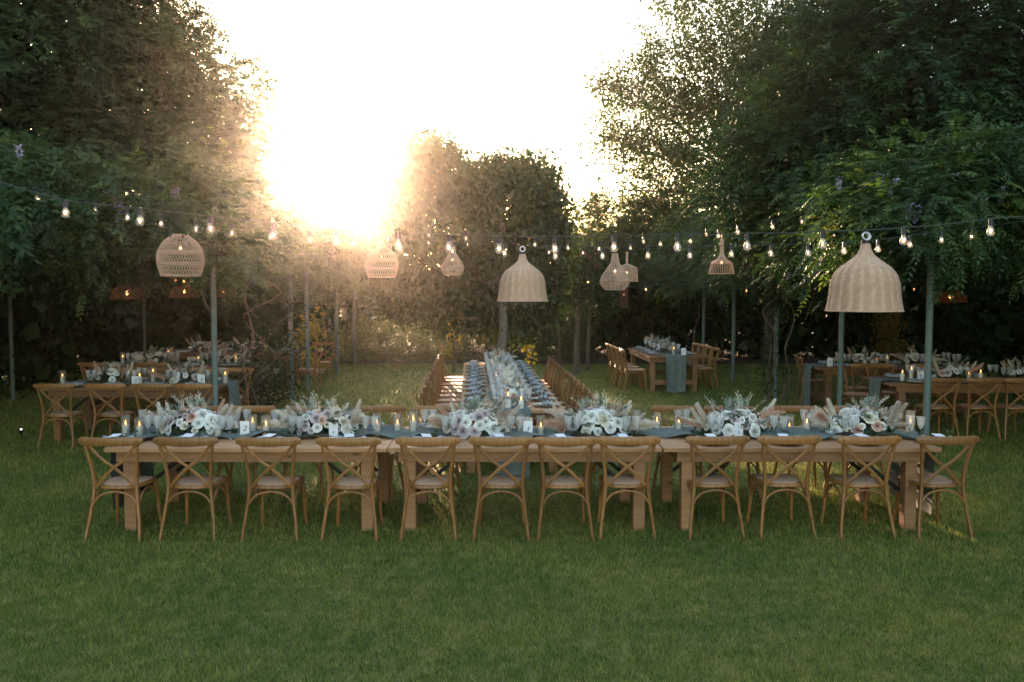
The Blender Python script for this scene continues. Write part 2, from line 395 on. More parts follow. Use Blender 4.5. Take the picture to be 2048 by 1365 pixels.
def sample_blobs(blobs, dens, low=-0.55, shrink=0.92, front=None):
    """points + outward normals on the outer surface of a union of ellipsoids; front: keep share of the side away from the camera"""
    C = np.array([b[0] for b in blobs], float); Rr = np.array([b[1] for b in blobs], float)
    Ps = []; Ns = []
    for i in range(len(blobs)):
        a, b, c = Rr[i]; area = 4 * PI * ((a * b) ** 1.6 / 3 + (a * c) ** 1.6 / 3 + (b * c) ** 1.6 / 3) ** (1 / 1.6)
        n = max(4, int(area * dens)); d = randdir(n)
        p = C[i] + d * Rr[i] * (1 + 0.10 * rng.normal(size=(n, 1))); nn = nrm(d / Rr[i])
        k = nn[:, 2] > low
        if front is not None:
            away = (nn * nrm(p - np.array([0, 0, CAMH]))).sum(1) > 0.25
            k &= ~(away & (rng.random(n) > front))
        for j in range(len(blobs)):
            if j != i: k &= (((p - C[j]) / (Rr[j] * shrink)) ** 2).sum(1) > 1
        Ps.append(p[k]); Ns.append(nn[k])
    return np.concatenate(Ps), np.concatenate(Ns)
def frond_mass(name, blobs, mat, parent, clump=5.0, per=14, cr=0.28, fl=0.30, K=6, ll=0.075, lw=0.026, core=8, front=0.35, droop=0.9, spread=0.9, low=-0.75, kind='stuff', out=0.0):
    P, N = sample_blobs(blobs, clump, front=front, low=low); n = len(P)
    P = P + N * (rng.random((n, 1)) ** 2 * out) - N * rng.random((n, 1)) * 0.25
    tone = np.repeat(rng.normal(size=n) * 0.18, per)
    B = np.repeat(P, per, 0) + rng.normal(size=(n * per, 3)) * cr * 0.5
    D = nrm(np.repeat(N, per, 0) + rng.normal(size=(n * per, 3)) * spread * 0.6 + np.array([0, 0, 0.25]))
    arr = frond_leaves(B, D, fl * rng.uniform(0.7, 1.25, n * per), K, ll, lw, droop)
    arr[5] = np.clip(arr[5] + np.tile(tone, 2 * K + 1), 0, 1)
    if core:
        Pc = []; 
        for c, r in blobs:
            c = np.array(c); r = np.array(r); m = int(core * r[0] * r[1] * r[2] * 4.2 * 3.5)
            q = randdir(m) * rng.random((m, 1)) ** 0.4 * 0.84 * r + c; Pc.append(q)
        Pc = np.concatenate(Pc); m = len(Pc)
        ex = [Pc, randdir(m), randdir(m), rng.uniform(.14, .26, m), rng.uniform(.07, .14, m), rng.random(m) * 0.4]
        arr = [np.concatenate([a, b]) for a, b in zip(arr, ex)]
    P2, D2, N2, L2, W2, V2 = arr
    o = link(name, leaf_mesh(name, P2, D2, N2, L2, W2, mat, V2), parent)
    if kind: o['kind'] = kind
    return o
def leaf_clumps(name, C, per, cr, ll, lw, mat, parent, hang=0.5, kind='stuff', tone=0.2):
    n = len(C); c = np.repeat(C, per, 0); off = rng.normal(size=(n * per, 3)) * cr * 0.5
    P = c + off; D = nrm(randdir(n * per) + off / cr * 0.8 + np.array([0, 0, -hang]))
    N = nrm(randdir(n * per) + np.array([0, -0.3, 0.8]))
    s = rng.uniform(0.7, 1.25, n * per)
    V = np.clip(rng.random(n * per) * 0.8 + np.repeat(rng.normal(size=n) * tone, per), 0, 1)
    o = link(name, leaf_mesh(name, P, D, N, ll * s, lw * s, mat, V), parent)
    if kind: o['kind'] = kind
    return o
def vol_points(blobs, n, bias=0.5):
    w_ = np.array([r[0] * r[1] * r[2] for _, r in blobs]); w_ = w_ / w_.sum(); k = rng.choice(len(blobs), n, p=w_)
    C = np.array([b[0] for b in blobs]); Rr = np.array([b[1] for b in blobs])
    return C[k] + randdir(n) * rng.random((n, 1)) ** bias * Rr[k]
def pb(px, py, rx, ry, Y, rd=None):
    """blob seen at px,py with pixel radii rx,ry at depth Y"""
    c = at(px, py, Y); s = Y / F
    a = rx * s; b = ry * s; d = rd if rd else (a + b) / 2
    return ((c.x, c.y, c.z), (a, d, b))

# ================================================================== GROUND
def grid(name, x0, x1, y0, y1, nx, ny, zf, mat, kind='structure'):
    xs = np.linspace(x0, x1, nx); ys = np.linspace(y0, y1, ny)
    vs = [(x, y, zf(x, y)) for y in ys for x in xs]
    fs = [(j * nx + i, j * nx + i + 1, (j + 1) * nx + i + 1, (j + 1) * nx + i) for j in range(ny - 1) for i in range(nx - 1)]
    b = MB(); b.v = vs; b.f = fs
    return tag(b.build(name, mat), kind=kind)
M['field'] = plain('dry_field', (0.11, 0.12, 0.05), 0.95, 0, (0.05, 0.07, 0.03), 0.2)
M['soil'] = plain('dark_soil', (0.045, 0.036, 0.024), 0.95, 0, (0.018, 0.016, 0.010), 5, 0.5)
ground = grid('ground', -230, 230, -25, 235, 24, 24, lambda x, y: -0.02, M['field'])
lawn = grid('lawn', -16, 16, -6, 24.6, 60, 60, lambda x, y: 0.012 * math.sin(x * 0.9) * math.cos(y * 0.7) * 0.5, M['lawn'])
bed = grid('soil_bed', -18, 18, 24.605, 34, 20, 12, lambda x, y: 0.01, M['soil'])

def blades():
    Ps = []; Hs = []
    def band(y0, y1, dens, h):
        area = 0.64 * (y1 ** 2 - y0 ** 2) + 1.0 * (y1 - y0); n = int(area * dens)
        y = np.sqrt(rng.random(n) * (y1 ** 2 - y0 ** 2) + y0 ** 2); x = (rng.random(n) * 2 - 1) * (0.64 * y + 0.5)
        k = np.abs(x) < 15.8; Ps.append(np.stack([x, y], 1)[k]); Hs.append(np.full(k.sum(), h))
    band(3.9, 6.2, 9000, 1.0); band(6.2, 9, 4500, 1.3); band(9, 14, 1700, 1.5); band(14, 24.3, 500, 1.9)
    P = np.concatenate(Ps); h = np.concatenate(Hs); n = len(P)
    patch = 0.5 + 0.25 * np.sin(P[:, 0] * 2.1 + 1.7 * np.sin(P[:, 1] * 1.3)) + 0.25 * np.sin(P[:, 1] * 3.1 + 2 * np.sin(P[:, 0] * 1.9))
    H = h * rng.uniform(0.016, 0.042, n) * (0.8 + 0.4 * patch); W = h * rng.uniform(0.0035, 0.0065, n)
    a = rng.random(n) * 2 * PI; lean = rng.random(n) * 1.1 * H; b = rng.random(n) * 2 * PI
    base = np.stack([P[:, 0], P[:, 1], 0.006 * np.sin(P[:, 0] * 0.9) * np.cos(P[:, 1] * 0.7) - 0.002], 1)
    s = np.stack([np.cos(a), np.sin(a), np.zeros(n)], 1) * W[:, None] / 2
    V = np.empty((n, 3, 3)); V[:, 0] = base - s; V[:, 1] = base + s
    V[:, 2] = base + np.stack([np.cos(b) * lean, np.sin(b) * lean, H], 1)
    me = bpy.data.meshes.new('grass'); me.vertices.add(n * 3); me.vertices.foreach_set('co', V.reshape(-1).astype(np.float32))
    me.loops.add(n * 3); me.loops.foreach_set('vertex_index', np.arange(n * 3, dtype=np.int32))
    me.polygons.add(n); me.polygons.foreach_set('loop_start', np.arange(0, n * 3, 3, dtype=np.int32)); me.update(calc_edges=True)
    v = np.clip(rng.random(n) * 0.75 + 0.25 * rng.random(n) ** 3 + 0.1 * (patch - .5), 0, 1)
    at_ = me.attributes.new('v', 'FLOAT', 'FACE'); at_.data.foreach_set('value', v.astype(np.float32))
    me.materials.append(M['blade']); o = link('grass', me)
    tag(o, 'short mown green turf covering the whole lawn', 'grass', kind='stuff')
blades()

m_ = 140; P = np.stack([rng.uniform(-9, 9, m_), rng.uniform(4.2, 21, m_), np.full(m_, .03)], 1); D = randdir(m_); D[:, 2] *= .25
tag(link('fallen_leaves', leaf_mesh('fallen_leaves', P, D, np.array([[0, 0, 1.0]]) + randdir(m_) * .4, rng.uniform(.03, .06, m_), rng.uniform(.015, .03, m_), M['young'])), 'few yellow leaves fallen on the turf', 'leaves', kind='stuff')
# ================================================================== CHAIRS
def chair_proto(fine):
    t = thing('cross_back_chair', 'x', 'chair')
    k = 4 if fine else 2; nn = 8 if fine else 6
    for s in (-1, 1):
        p = spline([(s * .236, -.285, 0), (s * .220, -.245, .14), (s * .195, -.212, .33), (s * .184, -.200, .46), (s * .192, -.212, .60), (s * .212, -.240, .74), (s * .234, -.268, .868)], k)
        m = len(p); MB().tube(p, [.0145 + .004 * math.sin(PI * min(1, i / m * 1.1)) for i in range(m)], nn, (1.15, 0.9, (0, 1, 0))).build('rear_leg', M['chair'], t)
        p = spline([(s * .176, .175, .448), (s * .186, .192, .30), (s * .192, .205, .15), (s * .206, .228, 0)], k)
        m = len(p); MB().tube(p, [.019 - .006 * i / m for i in range(m)], nn).build('front_leg', M['chair'], t)
    # top rail: swept flat bar, bowed backwards, rounded ends
    b = MB(); n = 14 if fine else 8; vs = []; fs = []
    for i in range(n + 1):
        u = -1 + 2 * i / n; x = .276 * u; y = -.262 - .040 * (1 - u * u)
        h = .036 * (1 - max(0, abs(u) - .86) / .14 * .45) ; th = .012; zc = .862 + .003 * u * u
        prof = [(-th, -h * .8), (-th * .55, -h), (th * .55, -h), (th, -h * .8), (th, h * .75), (th * .5, h), (-th * .5, h), (-th, h * .75)]
        for py_, pz in prof: vs.append((x, y + py_, zc + pz))
    for i in range(n):
        for q in range(8): fs.append((i * 8 + q, i * 8 + (q + 1) % 8, (i + 1) * 8 + (q + 1) % 8, (i + 1) * 8 + q))
    fs += [tuple(range(7, -1, -1)), tuple(n * 8 + q for q in range(8))]
    rail = b.add(vs, fs).build('top_rail', M['chair'], t, ang=50)
    if fine:
        for x in (-.232, .232): MB().lathe([(.0001, 0), (.006, 0), (.006, .003)], 8).build('screw', M['screw'], rail)
        for o, x in zip([c for c in bpy.data.objects if c.parent == rail], (-.232, .232)): o.location = (x, -.288, .865); o.rotation_euler = (PI / 2, 0, 0)
    for s in (-1, 1):
        p = spline([(s * -.218, -.250 + s * .005, .838), (s * -.10, -.236 + s * .006, .70), (s * .0, -.226 + s * .006, .625), (s * .10, -.212 + s * .005, .53), (s * .172, -.196, .446)], k)
        MB().tube(p, .0135, 6, (0.42, 1.0, (0, 1, 0)), phase=PI / 6).build('cross_brace', M['chair'], t, ang=30)
    def hoop(P, nm): MB().tube(spline(P, k), .0095, 6).build(nm, M['chair'], t)
    hoop([(-.205, -.226, .235), (-.185, -.220, .315), (-.12, -.212, .385), (0, -.208, .412), (.12, -.212, .385), (.185, -.220, .315), (.205, -.226, .235)], 'hoop_stretcher')
    hoop([(-.188, .200, .235), (-.165, .196, .315), (-.10, .19, .385), (0, .188, .412), (.10, .19, .385), (.165, .196, .315), (.188, .200, .235)], 'hoop_stretcher')
    for s in (-1, 1): hoop([(s * .203, -.222, .235), (s * .200, -.19, .315), (s * .195, -.12, .385), (s * .190, 0, .412), (s * .188, .10, .385), (s * .188, .165, .315), (s * .190, .195, .235)], 'hoop_stretcher')
    # seat outline
    N = 28 if fine else 16
    def outline(sc, z):
        o = []
        for i in range(N):
            a = 2 * PI * i / N; c, s_ = math.cos(a), math.sin(a)
            x = math.copysign(abs(c) ** .55, c); y = math.copysign(abs(s_) ** .55, s_)
            hw = .205 + .028 * y
            o.append((x * (hw - (1 - sc) * .22), y * (.215 - (1 - sc) * .22) + .005, z))
        return o
    rings = [outline(.96, .430), outline(1, .437), outline(1, .455), outline(.97, .463), outline(.86, .463), outline(.84, .458)]
    b = MB(); vs = sum(rings, []); fs = [(r * N + i, r * N + (i + 1) % N, (r + 1) * N + (i + 1) % N, (r + 1) * N + i) for r in range(5) for i in range(N)]
    fs += [tuple(range(N - 1, -1, -1)), tuple(5 * N + i for i in range(N))]
    b.add(vs, fs).build('seat', M['chair'], t)
    b = MB(); vs = outline(.85, .459) + outline(.84, .466) + outline(.6, .4685); fs = [(r * N + i, r * N + (i + 1) % N, (r + 1) * N + (i + 1) % N, (r + 1) * N + i) for r in range(2) for i in range(N)]
    fs += [tuple(2 * N + i for i in range(N))]
    b.add(vs, fs).build('seat_panel', M['seat'], t)
    return t
chair_f = Proto(chair_proto(True)); chair_c = Proto(chair_proto(False))

near_px = [215, 366, 531, 694, 853, 1002, 1132, 1259, 1437, 1583, 1744, 1901]
near_X = []
NEARY = [7.46, 7.47, 7.46, 7.45, 7.47, 7.48, 7.48, 7.50, 7.52, 7.54, 7.52, 7.52]
for i, px in enumerate(near_px):
    yr = NEARY[i] - .27; X = (px - 1024) / F * yr; near_X.append(X)
    rot = [R(-1.5), R(-1), R(.5), R(-.5), R(1), R(0), R(.5), R(-.5), R(2.5), R(1), R(2), R(2.5)][i]
    side = 'left' if i < 6 else 'right'; q = i if i < 6 else 11 - i
    wd = 'leftmost' if (i == 0) else 'rightmost' if i == 11 else ORD[q] + ' from the ' + side
    chair_f.place((X, NEARY[i], 0), rot, f'cross-back chair, near side of the front table, {wd}', 'chairs on the near side of the front table')
far_X = [-3.28, -2.82, -2.15, -1.42, -.80, 1.0, 1.76, 2.34, 3.04, 3.62]
for i, X in enumerate(far_X):
    q = i if i < 5 else 9 - i; wd = 'leftmost' if i == 0 else 'rightmost' if i == 9 else ORD[q] + ' from the ' + ('left' if i < 5 else 'right')
    chair_f.place((X, 8.86, 0), PI + R(random.uniform(-2, 2)), f'cross-back chair facing us across the front table, {wd}', 'chairs on the far side of the front table')
AXR = math.atan(0.0483); AX = Vector((-math.sin(AXR), math.cos(AXR), 0)); AN = Vector((math.cos(AXR), math.sin(AXR), 0))
A0 = Vector((0.01, 9.75, 0))
def along(s, l, z=0): return A0 + AX * s + AN * l + Vector((0, 0, z))
for i in range(12):
    p = along(.47 + .565 * i, -.80)
    wd = ['nearest', 'second nearest'][i] if i < 2 else 'farthest' if i == 11 else ORD[i] + ' from the near end'
    chair_c.place(p, -PI / 2 + AXR + R(random.uniform(-5, 5)), f'chair in the packed row left of the long table, {wd}', 'chairs left of the long table')
for i in range(12):
    p = along(.30 + .52 * i, .70)
    wd = ['nearest', 'second nearest'][i] if i < 2 else 'farthest' if i == 11 else ORD[i] + ' from the near end'
    chair_c.place(p, PI / 2 + AXR + R(random.uniform(-5, 5)), f'chair in the packed row right of the long table, {wd}', 'chairs right of the long table')
# left shaded table
for i, (X, Y) in enumerate([(-6.13, 11.62), (-5.43, 11.62), (-4.84, 11.62), (-4.24, 11.62)]):
    chair_c.place((X, Y, 0), R([1, -2, 2, -1][i]), f'chair backing onto the lawn at the shaded left table, {["leftmost", "second from the left", "third from the left", "beside the post"][i]}', 'chairs at the shaded table on the left')
for i, X in enumerate([-6.4, -5.6, -4.9, -4.4]):
    chair_c.place((X, 13.35, 0), PI + R(2), f'chair behind the shaded left table, {["leftmost", "second from the left", "third from the left", "rightmost by the hanging runner"][i]}', 'chairs behind the shaded table on the left')
for i, (X, Y, r) in enumerate([(-7.2, 14.9, 0), (-6.2, 14.9, 0), (-4.35, 18.1, 90), (-4.45, 19.9, 180)]):
    chair_c.place((X, Y, 0), R(r), ['chair half hidden behind the flowers of the left shaded table, left one', 'chair half hidden behind the flowers of the left shaded table, right one', 'chair at the end of the farthest left table, beside the posts', 'chair behind the farthest left table'][i], 'chairs at the far tables on the left')
# table on the far lawn
for i in range(4):
    chair_c.place((2.60 - .03 * i, 18.05 + .62 * i, 0), -PI / 2 + R(3), f'cross-back chair left of the far lawn table, {["nearest", "second nearest", "third nearest", "farthest"][i]}', 'chairs left of the far lawn table')
for i in range(4):
    chair_c.place((4.13 - .03 * i, 18.35 + .52 * i, 0), PI / 2 + R(3), f'cross-back chair right of the far lawn table, {["nearest", "second nearest", "third nearest", "farthest"][i]}', 'chairs right of the far lawn table')
# right shaded tables
for i, X in enumerate([6.15, 6.74, 7.27]):
    chair_c.place((X, 12.36, 0), R([2, -1, 1][i]), f'chair backing onto the lawn under the right pergola, {["just right of the thick post", "second right of the post", "cut by the right edge"][i]}', 'chairs at the nearer shaded table on the right')
chair_c.place((5.62, 13.85, 0), R(-128), 'chair standing at the left end of the shaded table with card 9', 'chairs under the right pergola')
chair_c.place((5.66, 15.98, 0), R(-96), 'chair standing at the left end of the farther shaded table with card 10', 'chairs under the right pergola')
chair_c.place((5.98, 14.72, 0), R(6), 'chair between the two posts in front of the farther shaded table', 'chairs under the right pergola')
for i, X in enumerate([6.2, 6.9, 7.6]):
    chair_c.place((X, 14.05 if i < 3 else 0, 0), PI, f'dark chair behind the nearer shaded table on the right, {["left one", "middle one", "right one"][i]}', 'chairs behind the nearer shaded table on the right')

# ================================================================== TABLES
def table(label, c, L, W, rz, mat='table', H=.76, leg=.105, inset=.2, over=.06, braces=True, stretcher=False, nplank=6, group=None):
    t = thing('farm_table', label, 'table', c, rz, group); mb = M[mat]; m = M['table_base_shaded'] if mat == 'table' else mb
    pw = W / nplank
    for i in range(nplank):
        MB().box((0, -W / 2 + pw * (i + .5), H - .019 + random.uniform(-.001, .001)), (L - .004 - random.random() * .004, pw - .003, .036), bev=.003).build('plank', mb, t)
    ax, ay = L / 2 - inset, W / 2 - over
    for s in (-1, 1):
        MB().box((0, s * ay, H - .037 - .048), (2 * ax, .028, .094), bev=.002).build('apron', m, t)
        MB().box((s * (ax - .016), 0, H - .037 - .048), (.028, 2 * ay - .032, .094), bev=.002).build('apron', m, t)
    lx, ly = ax - .10, ay - .014 - leg / 2
    for sx in (-1, 1):
        for sy in (-1, 1):
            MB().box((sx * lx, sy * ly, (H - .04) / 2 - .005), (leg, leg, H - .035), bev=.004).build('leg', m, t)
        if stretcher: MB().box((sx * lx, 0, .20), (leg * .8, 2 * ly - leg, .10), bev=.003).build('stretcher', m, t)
        if braces:
            for sy in (-1, 1): MB().tube([(sx * (lx - .05), sy * (ly - .07), .34), (sx * (lx - .52), sy * (ly - .07), H - .045)], .011, 6, (1.6, .7, (0, 0, 1))).build('brace', M['metal_black'], t)
    return t
FT = 'front tables pushed end to end'
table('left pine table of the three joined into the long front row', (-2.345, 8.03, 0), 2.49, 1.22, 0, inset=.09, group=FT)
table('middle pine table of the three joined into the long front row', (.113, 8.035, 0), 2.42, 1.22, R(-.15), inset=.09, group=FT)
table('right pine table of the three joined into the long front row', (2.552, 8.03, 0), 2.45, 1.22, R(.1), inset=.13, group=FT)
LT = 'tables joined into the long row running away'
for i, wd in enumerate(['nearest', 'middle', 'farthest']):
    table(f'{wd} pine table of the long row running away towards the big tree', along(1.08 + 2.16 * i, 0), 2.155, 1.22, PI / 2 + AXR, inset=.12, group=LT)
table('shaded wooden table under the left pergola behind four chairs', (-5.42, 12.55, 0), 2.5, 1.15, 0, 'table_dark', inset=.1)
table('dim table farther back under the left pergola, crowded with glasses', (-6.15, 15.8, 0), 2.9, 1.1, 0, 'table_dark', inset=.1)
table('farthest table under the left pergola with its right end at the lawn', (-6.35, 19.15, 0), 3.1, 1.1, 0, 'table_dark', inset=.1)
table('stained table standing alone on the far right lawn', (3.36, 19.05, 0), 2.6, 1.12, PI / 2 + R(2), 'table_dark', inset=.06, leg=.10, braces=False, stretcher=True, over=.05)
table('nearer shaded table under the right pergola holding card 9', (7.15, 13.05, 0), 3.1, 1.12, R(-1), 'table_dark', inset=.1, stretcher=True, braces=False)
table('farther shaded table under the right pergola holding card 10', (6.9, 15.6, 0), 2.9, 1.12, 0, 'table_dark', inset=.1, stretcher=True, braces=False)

# ================================================================== RUNNERS
def runner(label, p0, p1, width, z=.7635, drop0=0, drop1=0, amp=.012, seed=0, puddle=0.0, sway=.05, group=None, name='table_runner', flare=0.0):
    p0 = Vector(p0); p1 = Vector(p1); d = (p1 - p0); L = d.length; d.normalize(); n = Vector((-d.y, d.x, 0))
    rn = random.Random(seed); ph = [rn.uniform(0, 6) for _ in range(8)]
    path = []
    if drop0:
        k = max(4, int(drop0 / .04))
        for i in range(k): path.append((-.012 - .012 * (i % 2 == 0) * 0, -drop0 + drop0 * i / k, 0))
        if puddle: path = [(-.012 - puddle * (1 - j / 4), -z + .012 + .012 * (j % 2), 0) for j in range(4)] + path
    k = int(L / .035)
    for i in range(k + 1): path.append((L * i / k, 0, 1))
    if drop1:
        k = max(4, int(drop1 / .04))
        for i in range(1, k + 1): path.append((L + .012, -drop1 * i / k, 0))
    nw = 16; vs = []
    for i, (s, dz, on) in enumerate(path):
        for j in range(nw + 1):
            v = j / nw - .5; wv = width * (1 + .18 * math.sin(s * 3.1 + ph[0]) * on - (0 if on else .0))
            off = sway * (math.sin(s * 2.2 + ph[1]) * .6 + math.sin(s * 5.3 + ph[2]) * .4) * on
            rip = (math.sin(v * 21 + 3.2 * math.sin(s * 2.4 + ph[3]) + ph[4]) * .5 + math.sin(v * 11 + s * 4.7 + ph[5]) * .5 + .6 * math.sin(s * 13 + v * 7 + ph[6]))
            if on: wv *= 1 + flare * max(0, 1 - min(s, L - s) / .45) ** 2
            if on: zz = z + max(0, amp * (rip * .7 + .55)) + .002; q = p0 + d * s
            else:
                q = p0 + d * (s + (1 if s > L / 2 else -1) * max(0, .010 * (math.sin(v * 17 + ph[4] + dz * 1.5) + 1) * min(1, -dz * 4 + .15))); zz = z + dz + (.002 if dz > -.01 else 0)
                wv = width * (1 - .10 * min(1, -dz / .7)) * (1 + flare)
            q = q + n * (v * wv + off); vs.append((q.x, q.y, max(zz, .02)))
    m = nw + 1; fs = [(i * m + j, i * m + j + 1, (i + 1) * m + j + 1, (i + 1) * m + j) for i in range(len(path) - 1) for j in range(nw)]
    b = MB(); b.add(vs, fs); o = b.build(name, M['cloth'], ang=180)
    return tag(o, label, 'table runner', group)
runner('rumpled sage cloth runner lying along the whole front table and hanging at both ends', (-3.60, 8.08, 0), (3.79, 8.08, 0), .46, drop0=.62, drop1=.66, amp=.045, seed=3, sway=.07, flare=1.0)
runner('sage cloth runner down the long table, falling to the grass at its near end', along(-.01, 0), along(6.4, 0), .42, drop0=.74, amp=.012, seed=5, puddle=.10, sway=.02)
runner('dark runner on the shaded left table, hanging at its right end', (-6.6, 12.6, 0), (-4.145, 12.6, 0), .45, drop1=.62, amp=.02, seed=6)
runner('runner on the farthest left table hanging by the posts', (-7.8, 19.15, 0), (-4.79, 19.15, 0), .42, drop1=.6, amp=.02, seed=7)
runner('dim runner on the middle table under the left pergola', (-7.5, 15.8, 0), (-4.69, 15.8, 0), .42, drop1=.5, amp=.02, seed=8)
runner('long grey-green runner trailing onto the grass from the far lawn table', (3.42, 17.735, 0), (3.34, 20.3, 0), .44, drop0=.74, amp=.012, seed=9, puddle=.16, sway=.02)
runner('gauze runner hanging from the nearer shaded table on the right', (5.585, 13.03, 0), (8.6, 13.0, 0), .42, drop0=.70, amp=.02, seed=10, puddle=.05)
runner('gauze runner hanging from the farther shaded table on the right', (5.435, 15.6, 0), (8.3, 15.6, 0), .42, drop0=.74, amp=.02, seed=11, puddle=.05)

# ================================================================== GLASSWARE, CANDLES, PLATES
def glass_mesh(n):
    bowl = MB().lathe([(.0045, .098), (.010, .104), (.024, .128), (.030, .142), (.0335, .165), (.039, .205), (.0395, .216)], n).mesh('bowl', M['glass'], ang=20)
    stem = MB().lathe([(.001, .002), (.034, .002), (.033, .005), (.008, .012), (.0045, .03), (.004, .06), (.0065, .085), (.0050, .098), (.0105, .106), (.0235, .130), (.024, .134), (.001, .124)], n).mesh('stem', M['crystal'], ang=30)
    return bowl, stem
GB, GS = glass_mesh(12); WB = MB().lathe([(.001, .106), (.012, .108), (.026, .134), (.0305, .150), (.001, .150)], 10).mesh('water', M['glass'])
def wine_glass(p, label, group, full=True, sc=1.0, rz=None):
    t = thing('wine_glass', label, 'wine glass', p, random.random() * 3 if rz is None else rz, group); t.scale = (sc,) * 3
    link('bowl', GB, t); link('stem', GS, t); return t
def candle(p, label, group, h=.10, gh=.19, r=.030, gl=True, gr=.042, tilt=0):
    t = thing('pillar_candle', label, 'candle', p, 0, group)
    MB().lathe([(r * .97, .004), (r, .008), (r, h - .004), (r * .9, h), (r * .5, h - .004), (.001, h - .005)], 18, True).build('wax_body', M['wax'], t, ang=60)
    wk = MB().tube([(0, 0, h - .006), (.001, 0, h + .008)], .0012, 5).build('wick', M['wick'], t)
    f = MB().lathe([(.0005, 0), (.0045, .006), (.0065, .014), (.0050, .026), (.0022, .038), (.0004, .046)], 8).build('flame', M['flame'], t); f.location = (.001, 0, h + .004)
    if gl:
        g = MB().lathe([(.001, .001), (gr, .001), (gr, gh), (gr - .0018, gh), (gr - .0018, .004)], 24).build('glass_cylinder', M['hglass'], ang=50)
        g.location = p; tag(g, 'clear glass around the ' + label, 'candle glass', 'glass cylinders around candles')
    return t
# plates, napkins, cards, cutlery (shared meshes)
PL = MB().lathe([(.001, .003), (.085, .003), (.14, .014), (.158, .022), (.160, .026), (.155, .026), (.135, .019), (.085, .010), (.001, .010)], 28).mesh('plate', M['plate'], ang=60)
PL2 = MB().lathe([(.001, .011), (.07, .011), (.115, .022), (.130, .030), (.126, .032), (.11, .026), (.07, .017), (.001, .017)], 28).mesh('plate', M['plate'], ang=60)
def napkin_mesh(seed):
    rn = random.Random(seed); nx, ny = 12, 22; vs = []; ph = [rn.uniform(0, 6) for _ in range(6)]
    for j in range(ny + 1):
        for i in range(nx + 1):
            u = i / nx - .5; v = j / ny - .5
            pinch = 1 - .45 * math.exp(-(v * 6) ** 2)
            z = .036 + .016 * (math.sin(u * 16 + ph[0] + 2 * math.sin(v * 6 + ph[1])) + 1) * .7 + .006 * math.sin(v * 13 + ph[2])
            vs.append((v * .27 + .012 * math.sin(u * 9 + ph[3]), u * .13 * pinch + .02 * math.sin(v * 5 + ph[4]), z))
    fs = [(j * (nx + 1) + i, j * (nx + 1) + i + 1, (j + 1) * (nx + 1) + i + 1, (j + 1) * (nx + 1) + i) for j in range(ny) for i in range(nx)]
    return MB().add(vs, fs).mesh('napkin', M['napkin'], ang=180)
NAP = [napkin_mesh(s) for s in range(4)]
CARD = MB().box((0, 0, 0), (.085, .12, .0012)).mesh('menu_card', M['paper'], False)
def cutl(fork):
    b = MB().tube([(0, -.09, .004), (0, -.02, .005), (0, .04, .004)], [.0035, .0028, .003], 5)
    if fork:
        b.box((0, .055, .004), (.016, .03, .002))
        for x in (-.006, -.002, .002, .006): b.box((x, .085, .004), (.002, .035, .0018))
    else: b.box((0, .075, .005), (.015, .08, .002), bev=.0008)
    return b
FORK = cutl(True).mesh('fork', M['copper']); KNIFE = cutl(False).mesh('knife', M['copper'])
def sprig_mesh(seed, n=12, L=.2, ll=.035, lw=.016, mat='fern', spread=.8, name='sprig'):
    r_ = np.random.default_rng(seed); t = np.linspace(.1, 1, n)
    P = np.stack([t * L, .02 * np.sin(t * 4), .012 + .02 * np.sin(t * 3)], 1); s = np.where(np.arange(n) % 2, 1, -1)
    D = nrm(np.stack([np.full(n, .6), s * spread, r_.normal(size=n) * .35 + .2], 1)); D[-1] = (1, 0, .2)
    return leaf_mesh(name, P, D, nrm(np.array([[0, 0, 1.0]]) + r_.normal(size=(n, 3)) * .4), ll * r_.uniform(.8, 1.2, n), lw, M[mat], r_.random(n))
SPR = [sprig_mesh(1), sprig_mesh(2)]
def setting(p, rz, where, group, full=True, card=True):
    """one cover: plates, napkin with menu card and a green sprig, fork and knife; rz = direction the guest faces"""
    c, s = math.cos(rz), math.sin(rz)
    def off(x, y, z): return (p[0] + c * x - s * y, p[1] + s * x + c * y, z)
    z = .763
    t = thing('plate_stack', f'pale stoneware plates {where}', 'plates', off(0, 0, z), rz, 'plate stacks, ' + group)
    link('charger_plate', PL, t)
    if full: link('dinner_plate', PL2, t)
    n = link('napkin', random.choice(NAP), None, off(.0, 0, z), (0, 0, rz + random.uniform(-.15, .15))); tag(n, f'folded blue-grey napkin {where}', 'napkin', 'napkins, ' + group)
    g = link('green_sprig', random.choice(SPR), None, off(.07 if card else -.04, -.01, z + .055), (0, 0, rz + PI / 2 + random.uniform(-.5, .5))); tag(g, f'small green sprig on the napkin {where}', 'sprig', 'green sprigs, ' + group)
    if card:
        m = link('menu_card', CARD, None, off(-.02, 0, z + .074), (R(4), R(random.uniform(-4, 4)), rz + random.uniform(-.3, .3))); tag(m, f'small white card on the napkin {where}', 'card', 'menu cards, ' + group)
    if full:
        for me, x, nm in ((FORK, -.21, 'fork'), (KNIFE, .21, 'knife')):
            k = link(nm, me, None, off(x, -.02, z + .001), (0, 0, rz + random.uniform(-.06, .06))); tag(k, f'copper-coloured {nm} beside the plates {where}', nm, nm + 's, ' + group)
gl_near = [(290, 309), (441, 456), (581, 595), (729, 747), (889, 906), (1022, 1040), (1137, 1156), (1255, 1275), (1426, 1444), (1552, 1572), (1694, 1714), (1826, 1848)]
